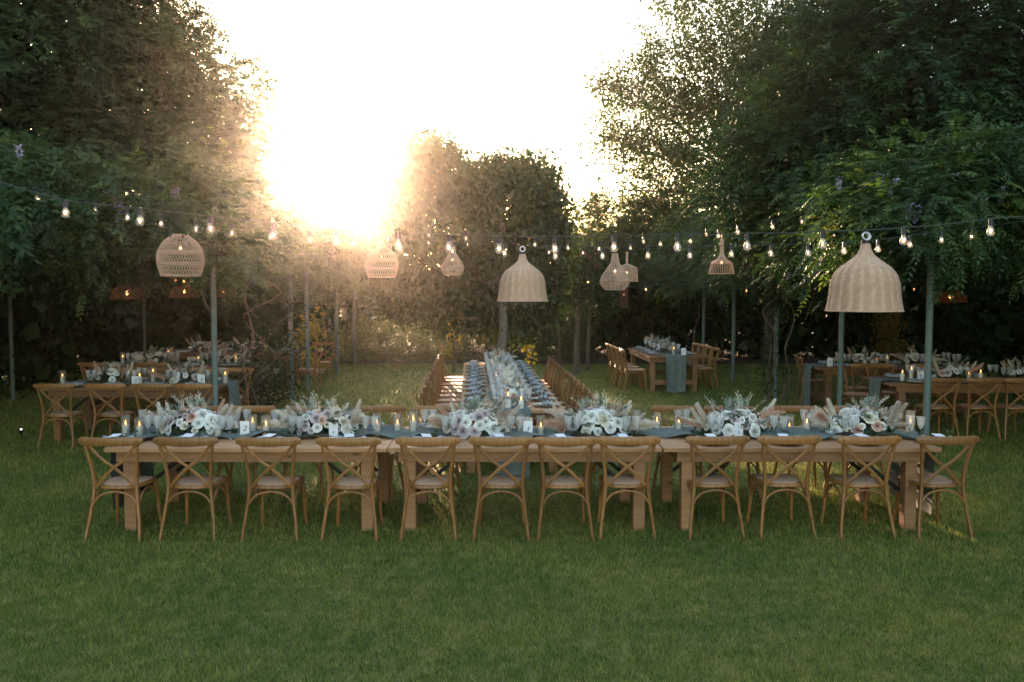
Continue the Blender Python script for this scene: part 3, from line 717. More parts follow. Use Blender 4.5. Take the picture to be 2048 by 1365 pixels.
for i, X in enumerate(near_X):
    q = i if i < 6 else 11 - i; wd = f'at the {ORD[q]} near-side chair from the ' + ('left' if i < 6 else 'right')
    setting((X * 1.045 + (0 if X < 0 else -.02), 7.64, 0), R(random.uniform(-3, 3)), wd, 'near side of the front table')
    for j, px in enumerate(gl_near[i]):
        Y = 7.87 - .035 * j
        wine_glass(((px - 1024) / F * Y, Y, .764), f'{"left" if j == 0 else "right"} of two stemmed glasses {wd}', 'wine glasses on the front table', sc=random.uniform(.98, 1.03))
gl_far = [(280, 322), (470, 490), (547, 562), (697, 713), (848, 865), (1190, 1207), (1358, 1375), (1462, 1479), (1612, 1632), (1752, 1768)]
for i, X in enumerate(far_X):
    q = i if i < 5 else 9 - i; wd = f'at the {ORD[q]} far-side chair from the ' + ('left' if i < 5 else 'right')
    setting((X, 8.44, 0), PI, wd, 'far side of the front table')
    for j, px in enumerate(gl_far[i]):
        Y = 8.26 + .03 * j
        wine_glass(((px - 1024) / F * Y, Y, .764), f'{"left" if j == 0 else "right"} of two stemmed glasses {wd}', 'wine glasses on the front table')
for i in range(12):
    nm = 'nearest' if i == 0 else 'farthest' if i == 11 else ORD[i] + ' nearest'
    for sd, side in ((-1, 'left'), (1, 'right')):
        s = .33 + .535 * i; wd = f'at the {nm} place {side} of the long table'
        p = along(s, sd * .42); setting(p, (-PI / 2 if sd < 0 else PI / 2) + AXR, wd, 'long table', full=(i < 4), card=False)
        for j in range(2):
            q = along(s - .06 + .0 * j, sd * (.205 - .085 * j + .0), .764)
            wine_glass(q, f'{"outer" if j == 0 else "inner"} stemmed glass {wd}', 'wine glasses on the long table')
CG = 'pillar candles on the front table'
for k, (px, Y, h, gh, wd) in enumerate([(245, 8.02, .10, .195, 'leftmost on the front table'), (273, 7.93, .10, .185, 'second from the left end of the front table'), (501, 8.10, .11, .19, 'just right of the card 2'), (528, 7.98, .10, .20, 'second right of the card 2'),
        (752, 8.0, .11, .215, 'with its tall cylinder right of the second flowers'), (793, 8.16, .085, .185, 'low and lit left of the third flowers'), (825, 8.04, .135, .235, 'tall and thick left of the third flowers'), (1040, 8.0, .12, .225, 'behind the card 1'),
        (1082, 8.04, .075, .19, 'right of the card 1'), (1275, 8.08, .12, .24, 'tall right of the fourth flowers'), (1316, 8.22, .10, .19, 'slim and lit left of the fifth flowers'), (1360, 8.10, .11, .235, 'unlit-looking, left of the fifth flowers'),
        (1583, 8.18, .045, .18, 'burnt low right of the fifth flowers'), (1618, 8.12, .10, .115, 'ivory right of the burnt low one'), (1827, 8.08, .11, .23, 'rightmost on the front table')]):
    candle(((px - 1024) / F * Y, Y, .768), 'ivory pillar candle ' + wd, CG, h, gh)
candle(along(.12, -.05, .768), 'taller ivory candle at the near end of the long table', 'candles on the long table', .15, .2, .036, gl=False)
candle(along(.09, .10, .768), 'shorter ivory candle at the near end of the long table', 'candles on the long table', .10, .2, .034, gl=False)
for i, s in enumerate([1.25, 2.5, 3.8, 5.0]):
    candle(along(s, .12 * (-1) ** i, .768), f'candle among the long table flowers, {ORD[i]} from the near end', 'candles on the long table', .13, .24, .032)

def text_obj(body, size, mat, parent, loc, rot=(R(90), 0, 0), shear=0.0, name='numeral', sx=1.0):
    cu = bpy.data.curves.new(name, 'FONT'); cu.body = body; cu.size = size; cu.align_x = 'CENTER'; cu.align_y = 'CENTER'; cu.extrude = .0004; cu.shear = shear
    cu.materials.append(mat); tmp = bpy.data.objects.new(name, cu); me = bpy.data.meshes.new_from_object(tmp); me.name = name; bpy.data.objects.remove(tmp); me.materials.clear(); me.materials.append(mat)
    o = bpy.data.objects.new(name, me); COL.objects.link(o); o.parent = parent; o.location = loc; o.rotation_euler = rot; o.scale = (sx, 1, 1)
    return o
def table_card(p, label, num, w_=.085, h_=.145, rz=0.0, small=False, shear=.3, nsize=.07):
    t = thing('number_card', label, 'table card', p, rz, 'standing cards on the tables')
    MB().box((0, 0, h_ / 2), (w_, .002, h_)).build('card', M['paper'], t, False)
    MB().box((0, .012, .004), (w_ * .5, .02, .008), bev=.002).build('stand', M['paper'], t)
    if small:
        for z, l in ((.118, .05), (.104, .036)): MB().box((0, -.0016, z * h_ / .145), (l, .0006, .0018)).build('text_line', M['pale_ink'], t, False)
        text_obj(num, .030, M['ink'], t, (0, -.0016, .05), name='numeral')
    else: text_obj(num, nsize, M['ink'], t, (0, -.0016, h_ * .52), shear=shear)
    return t
def cardpos(px, Y): return ((px - 1024) / F * Y, Y, .775)
table_card(cardpos(485, 7.93), 'white card with a black 2 standing left on the front table', '2', rz=R(4))
table_card(cardpos(664, 7.86), 'white menu card before the second flowers of the front table', '8', small=True, rz=R(-3))
table_card(cardpos(1056, 7.86), 'white card with a slanted 1 near the middle of the front table', '1', w_=.088, h_=.16, rz=R(5))
table_card(cardpos(1481, 7.86), 'white menu card before the fifth flowers of the front table', '8', small=True)
table_card((-5.42, 12.22, .768), 'white card between candles on the shaded left table', '3', w_=.1, h_=.14)
table_card((-4.48, 12.25, .768), 'white card beside the post on the shaded left table', '5', w_=.1, h_=.16, rz=R(10))
table_card((6.18, 12.85, .768), 'white card with a 9 on the shaded right table', '9', w_=.1, h_=.15, shear=0)
table_card((5.72, 15.3, .768), 'white card with a 10 on the farther shaded right table', '10', w_=.1, h_=.155, shear=0, nsize=.06)
table_card((3.62, 17.95, .768), 'pale card on the near end of the far lawn table', '7', w_=.1, h_=.15, shear=0)

# ================================================================== FLOWER ARRANGEMENTS
def rose_mesh(seed, mat, open_=1.0):
    rn = random.Random(seed); b = MB()
    for ring, (np_, rad, hgt, tilt) in enumerate([(3, .008, .030, .1), (4, .015, .032, .35), (5, .024, .030, .62), (6, .034, .024, 1.0)]):
        for k in range(np_):
            a0 = 2 * PI * k / np_ + ring * .5 + rn.uniform(-.1, .1); wid = 2 * PI / np_ * .72; vs = []; nu, nv = 4, 3
            rr = rad * rn.uniform(.92, 1.08)
            for i in range(nu + 1):
                for j in range(nv + 1):
                    u = (i / nu - .5) * 2; v = j / nv
                    an = a0 + u * wid * (.45 + .55 * math.sin(min(1, v * 1.2) * PI / 2))
                    r = rr * (.35 + .65 * v ** .6) * open_ + tilt * .010 * max(0, v - .6) * 2.5; z = hgt * v * (1 - .18 * u * u) - tilt * .018 * v * v - ring * .0015
                    vs.append((r * math.cos(an), r * math.sin(an), z))
            m = nv + 1; fs = [(i * m + j, (i + 1) * m + j, (i + 1) * m + j + 1, i * m + j + 1) for i in range(nu) for j in range(nv)]
            b.add(vs, fs)
    return b.mesh('rose', M[mat], ang=180)
ROSE = {k: [rose_mesh(i * 7 + len(k), 'rose_' + k) for i in range(2)] for k in ('white', 'mauve', 'blush', 'cream')}
def plume_mesh(seed, L=.30, mat='pampas', n=800, wide=.055, name='pampas_plume', hair=.055):
    r_ = np.random.default_rng(seed); t = r_.random(n) ** .8
    bend = .10 * r_.normal(); axis = np.stack([bend * t * t, np.zeros(n) + .03 * t * t * r_.normal(), t * L], 1)
    env = np.sin(np.clip(t * .9 + .08, 0, 1) * PI) ** .6
    a = r_.random(n) * 2 * PI; D = nrm(np.stack([np.cos(a) * .55, np.sin(a) * .55, np.full(n, .9)], 1) + r_.normal(size=(n, 3)) * .15)
    P = axis + np.stack([np.cos(a), np.sin(a), np.zeros(n)], 1) * (env * wide * .25 * r_.random(n))[:, None]
    st = 8; k = np.linspace(-.5, .9, st); SP = np.stack([np.zeros(st), np.zeros(st), k * L], 1)
    P = np.concatenate([P, SP]); D = np.concatenate([D, np.tile([[0, 0, 1.0]], (st, 1))]); ln = np.concatenate([hair * env * r_.uniform(.6, 1.4, n) + .012, np.full(st, L * .22)])
    return leaf_mesh(name, P, D, nrm(r_.normal(size=(n + st, 3))), ln, np.concatenate([np.full(n, .0042), np.full(st, .004)]), M[mat], r_.random(n + st), fold=.12)
PLUME = {m: [plume_mesh(i + 10, mat=m, wide=wd, hair=hr) for i, (wd, hr) in enumerate([(.030, .050), (.040, .080), (.012, .036)])] for m in ('pampas', 'pampas_grey', 'pampas_pink')}
EUC = [sprig_mesh(20 + i, n=13, L=.17, ll=.040, lw=.030, mat='euca', spread=1.0, name='eucalyptus_sprig') for i in range(3)]
WISP = [sprig_mesh(30 + i, n=26, L=.20, ll=.032, lw=.006, mat='rose_cream', spread=.9, name='feather_fern') for i in range(2)]
def green_mesh(seed, w_=.30, n=260):
    r_ = np.random.default_rng(seed); d = nrm(r_.normal(size=(n, 3))); d[:, 2] = np.abs(d[:, 2])
    P = d * r_.random((n, 1)) ** .4 * np.array([w_, .15, .12]) + np.array([0, 0, .01])
    return leaf_mesh('greenery', P, nrm(d + r_.normal(size=(n, 3)) * .5), nrm(r_.normal(size=(n, 3))), .055 * r_.uniform(.6, 1.2, n), .026, M['fern'], r_.random(n))
GREEN = [green_mesh(i) for i in range(3)]
def bouquet(p, label, group, seed, w_=.33, h_=.17, rz=0.0, nr=20, npl=9, nsp=12, lod=False, els=(.15, .35, .6, .9, 1.1, .75)):
    rn = random.Random(seed); t = thing('flower_arrangement', label, 'flowers', p, rz, group)
    g = link('greenery', GREEN[seed % 3], t, (0, 0, 0), (0, 0, 0), (w_ / .33, 1, h_ / .15)); g['kind'] = 'stuff'
    def dome(u=None, el=None):
        a = rn.uniform(0, 2 * PI) if u is None else u; e = rn.uniform(.15, 1.35) if el is None else el
        d = Vector((math.cos(a) * math.cos(e), math.sin(a) * math.cos(e), math.sin(e))); return d, Vector((d.x * w_ * .78, d.y * .17, .03 + d.z * h_ * .85))
    kinds = ['white', 'white', 'mauve', 'white', 'blush', 'white', 'cream', 'white', 'mauve', 'white']
    placed = []
    tries = 0; i = 0
    while i < nr and tries < 400:
        tries += 1; d, q = dome(rn.choice([-PI / 2, PI / 2, -PI / 2]) + rn.uniform(-1.5, 1.5), rn.uniform(.08, 1.3))
        sc = rn.choice([.75, .95, 1.15, 1.35, 1.6])
        if any((q - o).length < .055 for o in placed): continue
        placed.append(q); dd = (d + Vector((rn.uniform(-.3, .3), -.25, .1))).normalized()
        link('rose', rn.choice(ROSE[kinds[i % 10]]), t, q, dd.to_track_quat('Z', 'Y').to_euler(), sc); i += 1
    for k in range(nsp):
        d, q = dome(); dd = (d + Vector((0, 0, -.1)) + Vector([rn.uniform(-.4, .4) for _ in range(3)])).normalized()
        link('eucalyptus_sprig', EUC[k % 3], t, q * .8, dd.to_track_quat('X', 'Z').to_euler(), rn.uniform(.7, 1.1))
    for k in range(npl):
        s = -1 if k % 2 else 1; el = rn.choice(els); m = rn.choice(['pampas', 'pampas', 'pampas', 'pampas_grey', 'pampas_pink'])
        d = Vector((s * math.cos(el), rn.uniform(-.35, .25), math.sin(el))).normalized()
        q = Vector((s * w_ * rn.uniform(.25, .75), rn.uniform(-.08, .08), .05 + .3 * h_ * rn.random()))
        v = 2 if el > .6 else rn.choice([0, 1, 2])
        link('pampas_plume', PLUME[m][v], t, q, d.to_track_quat('Z', 'Y').to_euler(), rn.uniform(.6, .95))
    for k in range(13 if not lod else 5):
        d, q = dome(el=rn.uniform(.6, 1.2)); link('feather_fern', WISP[k % 2], t, q * .8, (d + Vector((rn.uniform(-.5, .5), 0, .4))).normalized().to_track_quat('X', 'Z').to_euler(), rn.uniform(.8, 1.2))
    return t
FA = 'low flower arrangements on the front table'
for k, (px, w_, nm) in enumerate([(385, .34, 'first from the left, behind the second chair'), (645, .32, 'second from the left, behind the menu card'), (950, .34, 'third from the left, left of card 1'), (1192, .34, 'fourth from the left, with a pink rose'), (1472, .36, 'fifth from the left, behind the right menu card'), (1722, .34, 'rightmost, beneath the biggest lamp')]):
    bouquet(((px - 1024) / F * 8.03, 8.03, .77), f'roses and pampas on the front table, {nm}', FA, 11 + k, w_ * 1.2, .25, R([0, 3, -2, 0, 2, 0][k]), nr=40, npl=18, nsp=18)
for k, s in enumerate([.72, 1.7, 2.7, 3.8, 5.3]):
    bouquet(along(s, 0, .77), f'roses and pampas on the long table, {["nearest", "second nearest", "third nearest", "second farthest", "farthest, before the big trunk"][k]}', 'flower arrangements on the long table', 40 + k, .56, .17, PI / 2 + AXR, nr=44, npl=8, nsp=5, els=(.1, .25, .4))
for k, (x, y, lb) in enumerate([(-5.95, 12.55, 'on the shaded left table, left of the card'), (-4.85, 12.55, 'on the shaded left table, left of the post'), (-6.6, 15.8, 'on the dim middle left table, left one'), (-5.5, 15.8, 'on the dim middle left table, right one'), (-6.9, 19.1, 'on the farthest left table, left one'), (-5.9, 19.1, 'on the farthest left table, right one'),
        (6.75, 13.05, 'on the shaded right table, behind the chair by the post'), (7.85, 13.05, 'on the shaded right table, at the right edge'), (6.35, 15.6, 'on the farther shaded right table, left one'), (7.4, 15.6, 'on the farther shaded right table, right one'), (3.36, 18.7, 'on the far lawn table, nearer one'), (3.32, 19.8, 'on the far lawn table, farther one')]):
    bouquet((x, y, .77), 'pale flowers and pampas ' + lb, 'flower arrangements on the outer tables', 60 + k, .36, .20, 0 if k < 10 else PI / 2, nr=16, npl=7, nsp=8, lod=True)
# outer tables: candles, glasses, plates
for k, (px, Y, h, lb) in enumerate([(121, 12.4, .11, 'leftmost on the shaded left table'), (276, 12.35, .12, 'left of the white card on the shaded left table'), (303, 12.6, .16, 'right of the white card on the shaded left table'), (448, 12.5, .13, 'right of the post on the shaded left table'),
        (243, 15.6, .14, 'left on the dim middle left table'), (335, 16.0, .20, 'tall, middle of the dim left table'), (395, 15.7, .1, 'low on the dim middle left table'), (470, 15.8, .1, 'right on the dim middle left table'), (430, 19.1, .12, 'left on the farthest left table'), (530, 19.0, .12, 'right on the farthest left table'),
        (1808, 12.85, .12, 'left of the card 9'), (1826, 13.1, .15, 'taller, just left of the card 9'), (1941, 12.9, .10, 'small, on the shaded right table'), (1965, 12.9, .12, 'right one on the shaded right table'), (1756, 15.5, .09, 'low on the farther shaded right table'), (1777, 15.6, .12, 'right one on the farther shaded right table'), (1348, 18.1, .12, 'on the near end of the far lawn table')]):
    candle(((px - 1024) / F * Y, Y, .768), 'lit candle ' + lb, 'candles on the outer tables', h, h + .09, .030, gl=(k not in (1, 10, 11, 13)))
def cover_row(cx, cy, n, dx, group, lb, two=True, axis=0):
    for i in range(n):
        for sd in ((-1, 1) if two else (-1,)):
            u = (i - (n - 1) / 2) * dx
            x, y = (cx + u, cy + sd * .38) if axis == 0 else (cx + sd * .38, cy + u)
            rz = (0 if sd < 0 else PI) if axis == 0 else (-PI / 2 if sd < 0 else PI / 2)
            side = ('near' if sd < 0 else 'far') if axis == 0 else ('left' if sd < 0 else 'right')
            wd = f'{lb}, {side} side, ' + (['leftmost', 'second from left', 'third from left', 'rightmost'] if axis == 0 else ['nearest', 'second nearest', 'third nearest', 'farthest'])[i]
            t = thing('plate_stack', 'pale plates ' + wd, 'plates', (x, y, .763), rz, 'plates, ' + group); link('charger_plate', PL, t)
            nk = link('napkin', random.choice(NAP), None, (x, y, .763), (0, 0, rz)); tag(nk, 'blue-grey napkin ' + wd, 'napkin', 'napkins, ' + group)
            for j in range(2):
                gx, gy = (x + .12 + .09 * j, y - sd * .2) if axis == 0 else (x - sd * .17, y + .10 + .09 * j)
                wine_glass((gx, gy, .764), f'{"right" if j else "left"} stemmed glass {wd}', 'glasses, ' + group)
cover_row(-5.42, 12.55, 4, .58, 'shaded left table', 'on the shaded left table')
cover_row(-6.15, 15.8, 4, .68, 'middle left table', 'on the dim middle left table')
cover_row(-6.2, 19.15, 4, .70, 'farthest left table', 'on the farthest left table')
cover_row(7.0, 13.05, 4, .64, 'shaded right table', 'on the shaded right table')
cover_row(6.9, 15.6, 4, .66, 'farther right table', 'on the farther shaded right table')
cover_row(3.36, 19.05, 4, .60, 'far lawn table', 'on the far lawn table', axis=1)

# ================================================================== PERGOLAS
def post(parent, x, y, h, r=.038, lean=(0, 0)):
    MB().tube([(x + lean[0], y + lean[1], -.02), (x, y, h)], r, 12).build('post', M['post'], parent)
LX, RX = -4.28, 5.12
pl = thing('pergola', 'slim grey-green metal pergola holding the vines on the left', 'pergola')
post(pl, -3.93, 11.25, 2.96, .037)
for y in (16.5, 18.0, 21.5, 24.4): post(pl, LX - .03 * (y - 16.5), y, 2.96, .045)
for y in (10.5, 16.5, 22.5): post(pl, -9.7, y, 2.96, .038)
for y in (11.25, 13.8, 16.5, 19.5, 22.5): MB().tube([(-9.8, y, 2.98), (-4.2 - .05 * (y - 11), y, 2.98)], .022, 8).build('beam', M['post'], pl)
MB().tube([(-4.0, 10.6, 2.94), (-4.0, 11.25, 2.94), (LX - .1, 18, 2.94), (LX - .3, 25, 2.9)], .022, 8).build('beam', M['post'], pl)
MB().tube([(-4.5, 21.5, 2.60), (-3.3, 21.6, 2.60)], .022, 8).build('beam', M['post'], pl)
MB().tube([(-4.5, 24.3, 2.62), (-3.4, 24.4, 2.62)], .022, 8).build('beam', M['post'], pl)
pr = thing('pergola', 'slim grey-green metal pergola holding the vines on the right', 'pergola')
for y, r_ in ((10.75, .042), (13.25, .040), (16.5, .045), (19.7, .042), (22.8, .042)): post(pr, RX + (.14 if y < 11 else 0), y, 2.96, r_)
for y in (10.75, 16.5, 22.8): post(pr, 10.1, y, 2.96, .038)
for y in (10.75, 13.25, 16.5, 19.7, 22.8): MB().tube([(5.2, y, 2.98), (10.2, y, 2.98)], .022, 8).build('beam', M['post'], pr)
MB().tube([(RX, 10.4, 2.94), (RX, 25, 2.94)], .022, 8).build('beam', M['post'], pr)

# ================================================================== VINES AND TREES
def vine_stem(parent, x, y, h, seed, r=.02, top=None):
    rn = random.Random(seed); pts = [Vector((x, y, -.02))]; n = 8
    for i in range(1, n + 1): pts.append(Vector((x + rn.uniform(-.12, .12) + .05 * i * rn.uniform(-1, 1), y + rn.uniform(-.1, .1), h * i / n)))
    if top: pts.append(Vector(top))
    p = spline(pts, 3); MB().tube(p, [r * (1 - .4 * i / len(p)) for i in range(len(p))], 6).build('stem', M['twig'], parent)
BL_V = None
def blossom_mesh(seed, mat, L=.2, n=70):
    r_ = np.random.default_rng(seed); t = r_.random(n); a = r_.random(n) * 2 * PI; rr = .035 * (1 - t * .75)
    P = np.stack([np.cos(a) * rr * r_.random(n), np.sin(a) * rr * r_.random(n), -t * L], 1)
    return leaf_mesh('blossom', P, nrm(np.stack([np.cos(a), np.sin(a), r_.normal(size=n) * .4], 1)), nrm(r_.normal(size=(n, 3))), .028, .024, M[mat], r_.random(n))
BLO = [blossom_mesh(1, 'lilac'), blossom_mesh(2, 'lilac', .14)]; BLP = [blossom_mesh(3, 'pinkf', .12, 90)]; BLM = [blossom_mesh(4, 'magenta', .10, 40)]
def blossoms(parent, spots, meshes):
    for px, py, Y in spots:
        q = at(px, py, Y); link('blossom', random.choice(meshes), parent, q, (random.uniform(-.6, .6), random.uniform(-.6, .6), random.random() * 6), random.uniform(.8, 1.25))
def trunk(parent, x, y, h, r, lean=(0, 0), seed=1, limbs=(), n=12, name='trunk', mat='bark'):
    rn = random.Random(seed); pts = []
    for i in range(9):
        t = i / 8; pts.append(Vector((x + lean[0] * t + rn.uniform(-.2, .2) * r * (i > 0), y + lean[1] * t + rn.uniform(-.2, .2) * r * (i > 0), -.05 + h * t)))
    p = spline(pts, 3); m = len(p)
    MB().tube(p, [r * (1.35 - .35 * min(1, i / 5)) * (1 - .55 * i / m) for i in range(m)], n).build(name, M[mat], parent)
    for (z0, end, rl) in limbs:
        t = z0 / h; s = Vector((x + lean[0] * t, y + lean[1] * t, z0)); e = Vector(end); md = (s + e) / 2 + Vector((rn.uniform(-.2, .2), rn.uniform(-.2, .2), .12 * (e - s).length))
        q = spline([s, (s + md) / 2 + Vector((0, 0, .05)), md, e], 4); MB().tube(q, [rl * (1 - .75 * i / len(q)) for i in range(len(q))], 8).build('limb', M[mat], parent)

# --- wisteria over the left pergola (front face near Y 10.5, lawn side near X -4)
t = thing('wisteria', 'wisteria vine heaped over the left pergola with a few lilac blooms', 'vine')
B = []
for i, x in enumerate(np.arange(-10.2, -3.8, .85)): B.append(((x, 10.75 + .25 * math.sin(i * 2), 3.02 + .14 * math.sin(i * 1.7)), (.75, .8, .58)))
for i, y in enumerate(np.arange(11.6, 25.5, .95)):
    B.append(((-4.25 - .02 * (y - 11) + .12 * math.sin(i * 2.3), y, 3.05 + .18 * math.sin(i * 1.3)), (.62, .75, .60)))
frond_mass('foliage', B, M['wist'], t, clump=13, per=18, cr=.34, core=10, front=.4, out=.22, fl=.30, ll=.085, lw=.028)
B2 = [((-7.2, 12.0, 3.1), (3.2, 4.6, .45)), ((-7.2, 20, 3.1), (3.1, 5.5, .45))]  # roof's near end extended forward out of view to shade the tables
frond_mass('roof_foliage', B2, M['dense'], t, clump=3, per=9, cr=.5, core=14, front=1, low=-1, ll=.13, lw=.05, K=3)
blossoms(t, [(240, 395, 10.3), (233, 380, 10.4), (238, 410, 10.2), (352, 368, 11), (345, 375, 10.9), (38, 290, 9.8), (226, 372, 10.5)], BLO)
for i, (x, y) in enumerate([(-4.05, 12.9), (-3.98, 13.6), (-4.3, 14.6), (-4.15, 11.8), (-4.35, 16.3)]): vine_stem(t, x, y, 2.8, i + 3, .018)
# dim climbing leaves around the left stems
leaf_clumps('climbing_leaves', np.concatenate([vol_points([((-4.15, 14.2, 1.5), (.5, 1.2, 1.3)), ((-4.3, 16.4, 1.1), (.35, .5, 1.1))], 120), vol_points([((-4.35, 14.8, .45), (.5, 1.6, .45))], 70)]), 16, .22, .07, .035, M['dense'], t)
# --- wisteria over the right pergola
t = thing('wisteria', 'wisteria vine heaped over the right pergola with lilac blooms', 'vine')
B = []
for i, x in enumerate(np.arange(5.0, 11.0, .85)): B.append(((x, 10.3 + .3 * math.sin(i * 2.1), 3.05 + .16 * math.sin(i * 1.9)), (.8, .85, .62)))
for i, y in enumerate(np.arange(10.6, 26.5, .95)):
    B.append(((5.0 - .10 * max(0, y - 19) + .14 * math.sin(i * 2.1), y, 3.0 + .2 * math.sin(i * 1.6)), (.70, .78, .68)))
for i, x in enumerate(np.arange(2.2, 5.0, .7)): B.append(((x, 25.6 + .2 * math.sin(i * 3), 3.35 + .2 * math.sin(i * 2) + .10 * x), (.8, .8, 1.1)))
frond_mass('foliage', B, M['wist'], t, clump=13, per=18, cr=.34, core=10, front=.4, out=.24, fl=.30, ll=.085, lw=.028)
frond_mass('roof_foliage', [((8.2, 12.0, 3.1), (3.3, 4.8, .45)), ((8.0, 20.5, 3.1), (3.1, 6, .45))], M['dense'], t, clump=3, per=9, cr=.5, core=14, front=1, low=-1, ll=.13, lw=.05, K=3)  # roof leaves also reach nearer, out of view, added for more shade below
blossoms(t, [(1680, 352, 11), (1676, 358, 11), (1752, 345, 10.4), (1768, 348, 10.3), (1792, 358, 10.2), (1910, 348, 9.9), (1830, 408, 10.0), (1838, 414, 10), (1817, 405, 10), (2012, 372, 9.6), (2010, 382, 9.6), (1955, 394, 9.8), (1965, 397, 9.8), (1960, 408, 9.8), (1580, 545, 13.3)], BLO)
for i, (x, y) in enumerate([(5.0, 15.9), (5.2, 16.2), (5.05, 16.7), (5.0, 23)]): vine_stem(t, x, y, 2.8, i + 23, .022)
leaf_clumps('climbing_leaves', vol_points([((4.95, 16.1, 1.1), (.22, .3, 1.1)), ((5.0, 16.3, 2.1), (.5, .5, .5)), ((5.05, 19.9, 1.7), (.3, .3, .9))], 75), 16, .2, .07, .035, M['dense'], t)

# --- tall dark trees behind and above the pergolas
def dense_tree(label, blobs, tx, ty, h, r, seed, mat='dense', clump=8, per=21, **kw):
    t = thing('dense_tree', label, 'tree', (0, 0, 0)); 
    lb = [(h * .55, (b[0][0], b[0][1], b[0][2] - b[1][2] * .2), r * .45) for b in blobs[:4]]
    trunk(t, tx, ty, h, r, seed=seed, limbs=lb); frond_mass('crown', blobs, M[mat], t, clump=clump, per=per, cr=.34, fl=.34, ll=.10, lw=.038, K=4, core=48, front=.22, out=.45, **kw)
    return t
dense_tree('tall dark tree at the left edge, rising out of the frame', [pb(60, 60, 230, 260, 15), pb(-120, 200, 200, 260, 14.5), pb(210, 190, 150, 170, 15.5), pb(120, 300, 190, 110, 14.5), pb(250, 40, 100, 160, 16), pb(60, -180, 260, 160, 15.5), pb(285, 290, 120, 100, 15.2)], -11.8, 17.2, 8.0, .16, 1)
dense_tree('dark tree on the left whose right side glows against the low sun', [pb(400, 210, 100, 110, 18), pb(470, 280, 80, 110, 18), pb(350, 320, 130, 100, 17.5), pb(500, 390, 70, 90, 18.5), pb(420, 430, 110, 80, 17.5), pb(570, 480, 70, 75, 20), pb(330, 150, 70, 80, 18.2)], -8.3, 24.6, 5.5, .12, 2)
dense_tree('huge vine-covered dark tree on the right', [pb(1870, 210, 260, 200, 15), pb(1650, 330, 190, 130, 15), pb(1760, 90, 110, 110, 15.8), pb(2060, 140, 200, 190, 14.8), pb(1960, 380, 260, 130, 13.8), pb(1560, 400, 130, 90, 15.6), pb(1740, 240, 180, 130, 15), pb(1900, 20, 60, 80, 16), pb(2200, 260, 200, 260, 14)], 11.9, 17.4, 7.5, .16, 3)
dense_tree('narrow dark tree top standing left of the vine-covered tree', [pb(1620, 60, 35, 70, 22), pb(1600, 120, 45, 80, 22), pb(1560, 210, 70, 90, 22.3), pb(1640, 180, 70, 90, 22), pb(1600, 320, 90, 90, 22)], 8.8, 27.8, 7.5, .14, 4)
dense_tree('small bushy tree top between the middle tree and the right pergola', [pb(1215, 500, 65, 45, 27), pb(1330, 480, 70, 55, 27), pb(1270, 530, 120, 60, 27), pb(1180, 560, 60, 60, 26.5), pb(1400, 450, 70, 50, 26.8)], 3.6, 27.4, 3.2, .12, 5, 'wist')

# --- airy tree
t = thing('airy_tree', 'tall airy tree with small sparse leaves letting the sky through', 'tree')
AY = 26
cen = at(1510, 430, AY)
limbs = []
for (px, py) in [(1250, 380), (1200, 270), (1240, 170), (1330, 90), (1450, 30), (1560, 60), (1320, 300), (1400, 200), (1500, 150), (1620, 30), (1380, 430)]:
    e = at(px, py, AY + random.uniform(-1, 1)); limbs.append((2.9 + random.uniform(0, .9), tuple(e), .075))
trunk(t, cen.x + .5, AY, 5.0, .20, seed=8, limbs=limbs)
pts = []
AB = [pb(1420, 120, 170, 150, AY, 1.6), pb(1300, 220, 130, 130, AY, 1.4), pb(1250, 310, 100, 70, AY, 1.2), pb(1380, 300, 150, 120, AY, 1.6), pb(1480, 220, 130, 170, AY, 1.6), pb(1300, 400, 110, 45, AY, 1.1), pb(1430, 400, 90, 70, AY, 1.2), pb(1560, 60, 160, 90, AY, 1.6), pb(1200, 230, 40, 40, AY, .6), pb(1420, -60, 170, 90, AY, 1.6), pb(1700, 40, 120, 110, AY, 1.3), pb(1230, 180, 60, 45, AY, .8)]
tw = vol_points(AB, 1900, .45)
# leafy twigs: points strung outward from the limb fork
tc = np.array([cen.x, AY, cen.z + .8]); dirs = nrm(tw - tc + rng.normal(size=tw.shape) * .5)
C = np.concatenate([tw + dirs * s for s in (-.22, 0, .22)])
leaf_clumps('crown', C, 9, .20, .135, .060, M['airy'], t, hang=.4)
b = MB()
for i in range(0, len(tw), 4): p = Vector(tw[i]); d = Vector(dirs[i]); b.tube([p - d * .5, p + d * .3], [.008, .003], 3, caps=False)
o = b.build('twigs', M['twig'], t); o['kind'] = 'stuff'
# --- middle tree (drooping broad leaves) behind the long table
t = thing('mulberry_tree', 'broad drooping tree behind the long table, its left side glowing', 'tree')
MY = 19
trunk(t, -.20, MY - .9, 3.6, .115, seed=9, limbs=[(2.2, tuple(at(870, 330, MY)), .10), (2.4, tuple(at(1060, 400, MY)), .09), (2.0, tuple(at(800, 480, MY)), .08), (2.1, tuple(at(1090, 520, MY)), .07), (2.6, tuple(at(960, 380, MY)), .09)], mat='bark')
MBL = [pb(865, 345, 75, 75, MY, .9), pb(800, 400, 50, 75, MY, .8), pb(1000, 370, 70, 55, MY, .9), pb(1095, 440, 45, 80, MY, .8), pb(830, 440, 80, 90, MY, 1.1), pb(940, 400, 90, 80, MY, 1.2), pb(1060, 400, 70, 90, MY, 1.0), pb(1075, 500, 65, 100, MY, 1.1), pb(960, 500, 110, 90, MY, 1.4), pb(820, 550, 75, 80, MY, 1.2), pb(920, 590, 90, 50, MY, 1.2), pb(1060, 590, 65, 50, MY, 1.0), pb(1045, 340, 30, 30, MY, .4), pb(955, 625, 80, 32, MY, .9), pb(1045, 622, 60, 34, MY, .9)]
Ps, Ns = sample_blobs(MBL, 26, low=-1, front=.5)
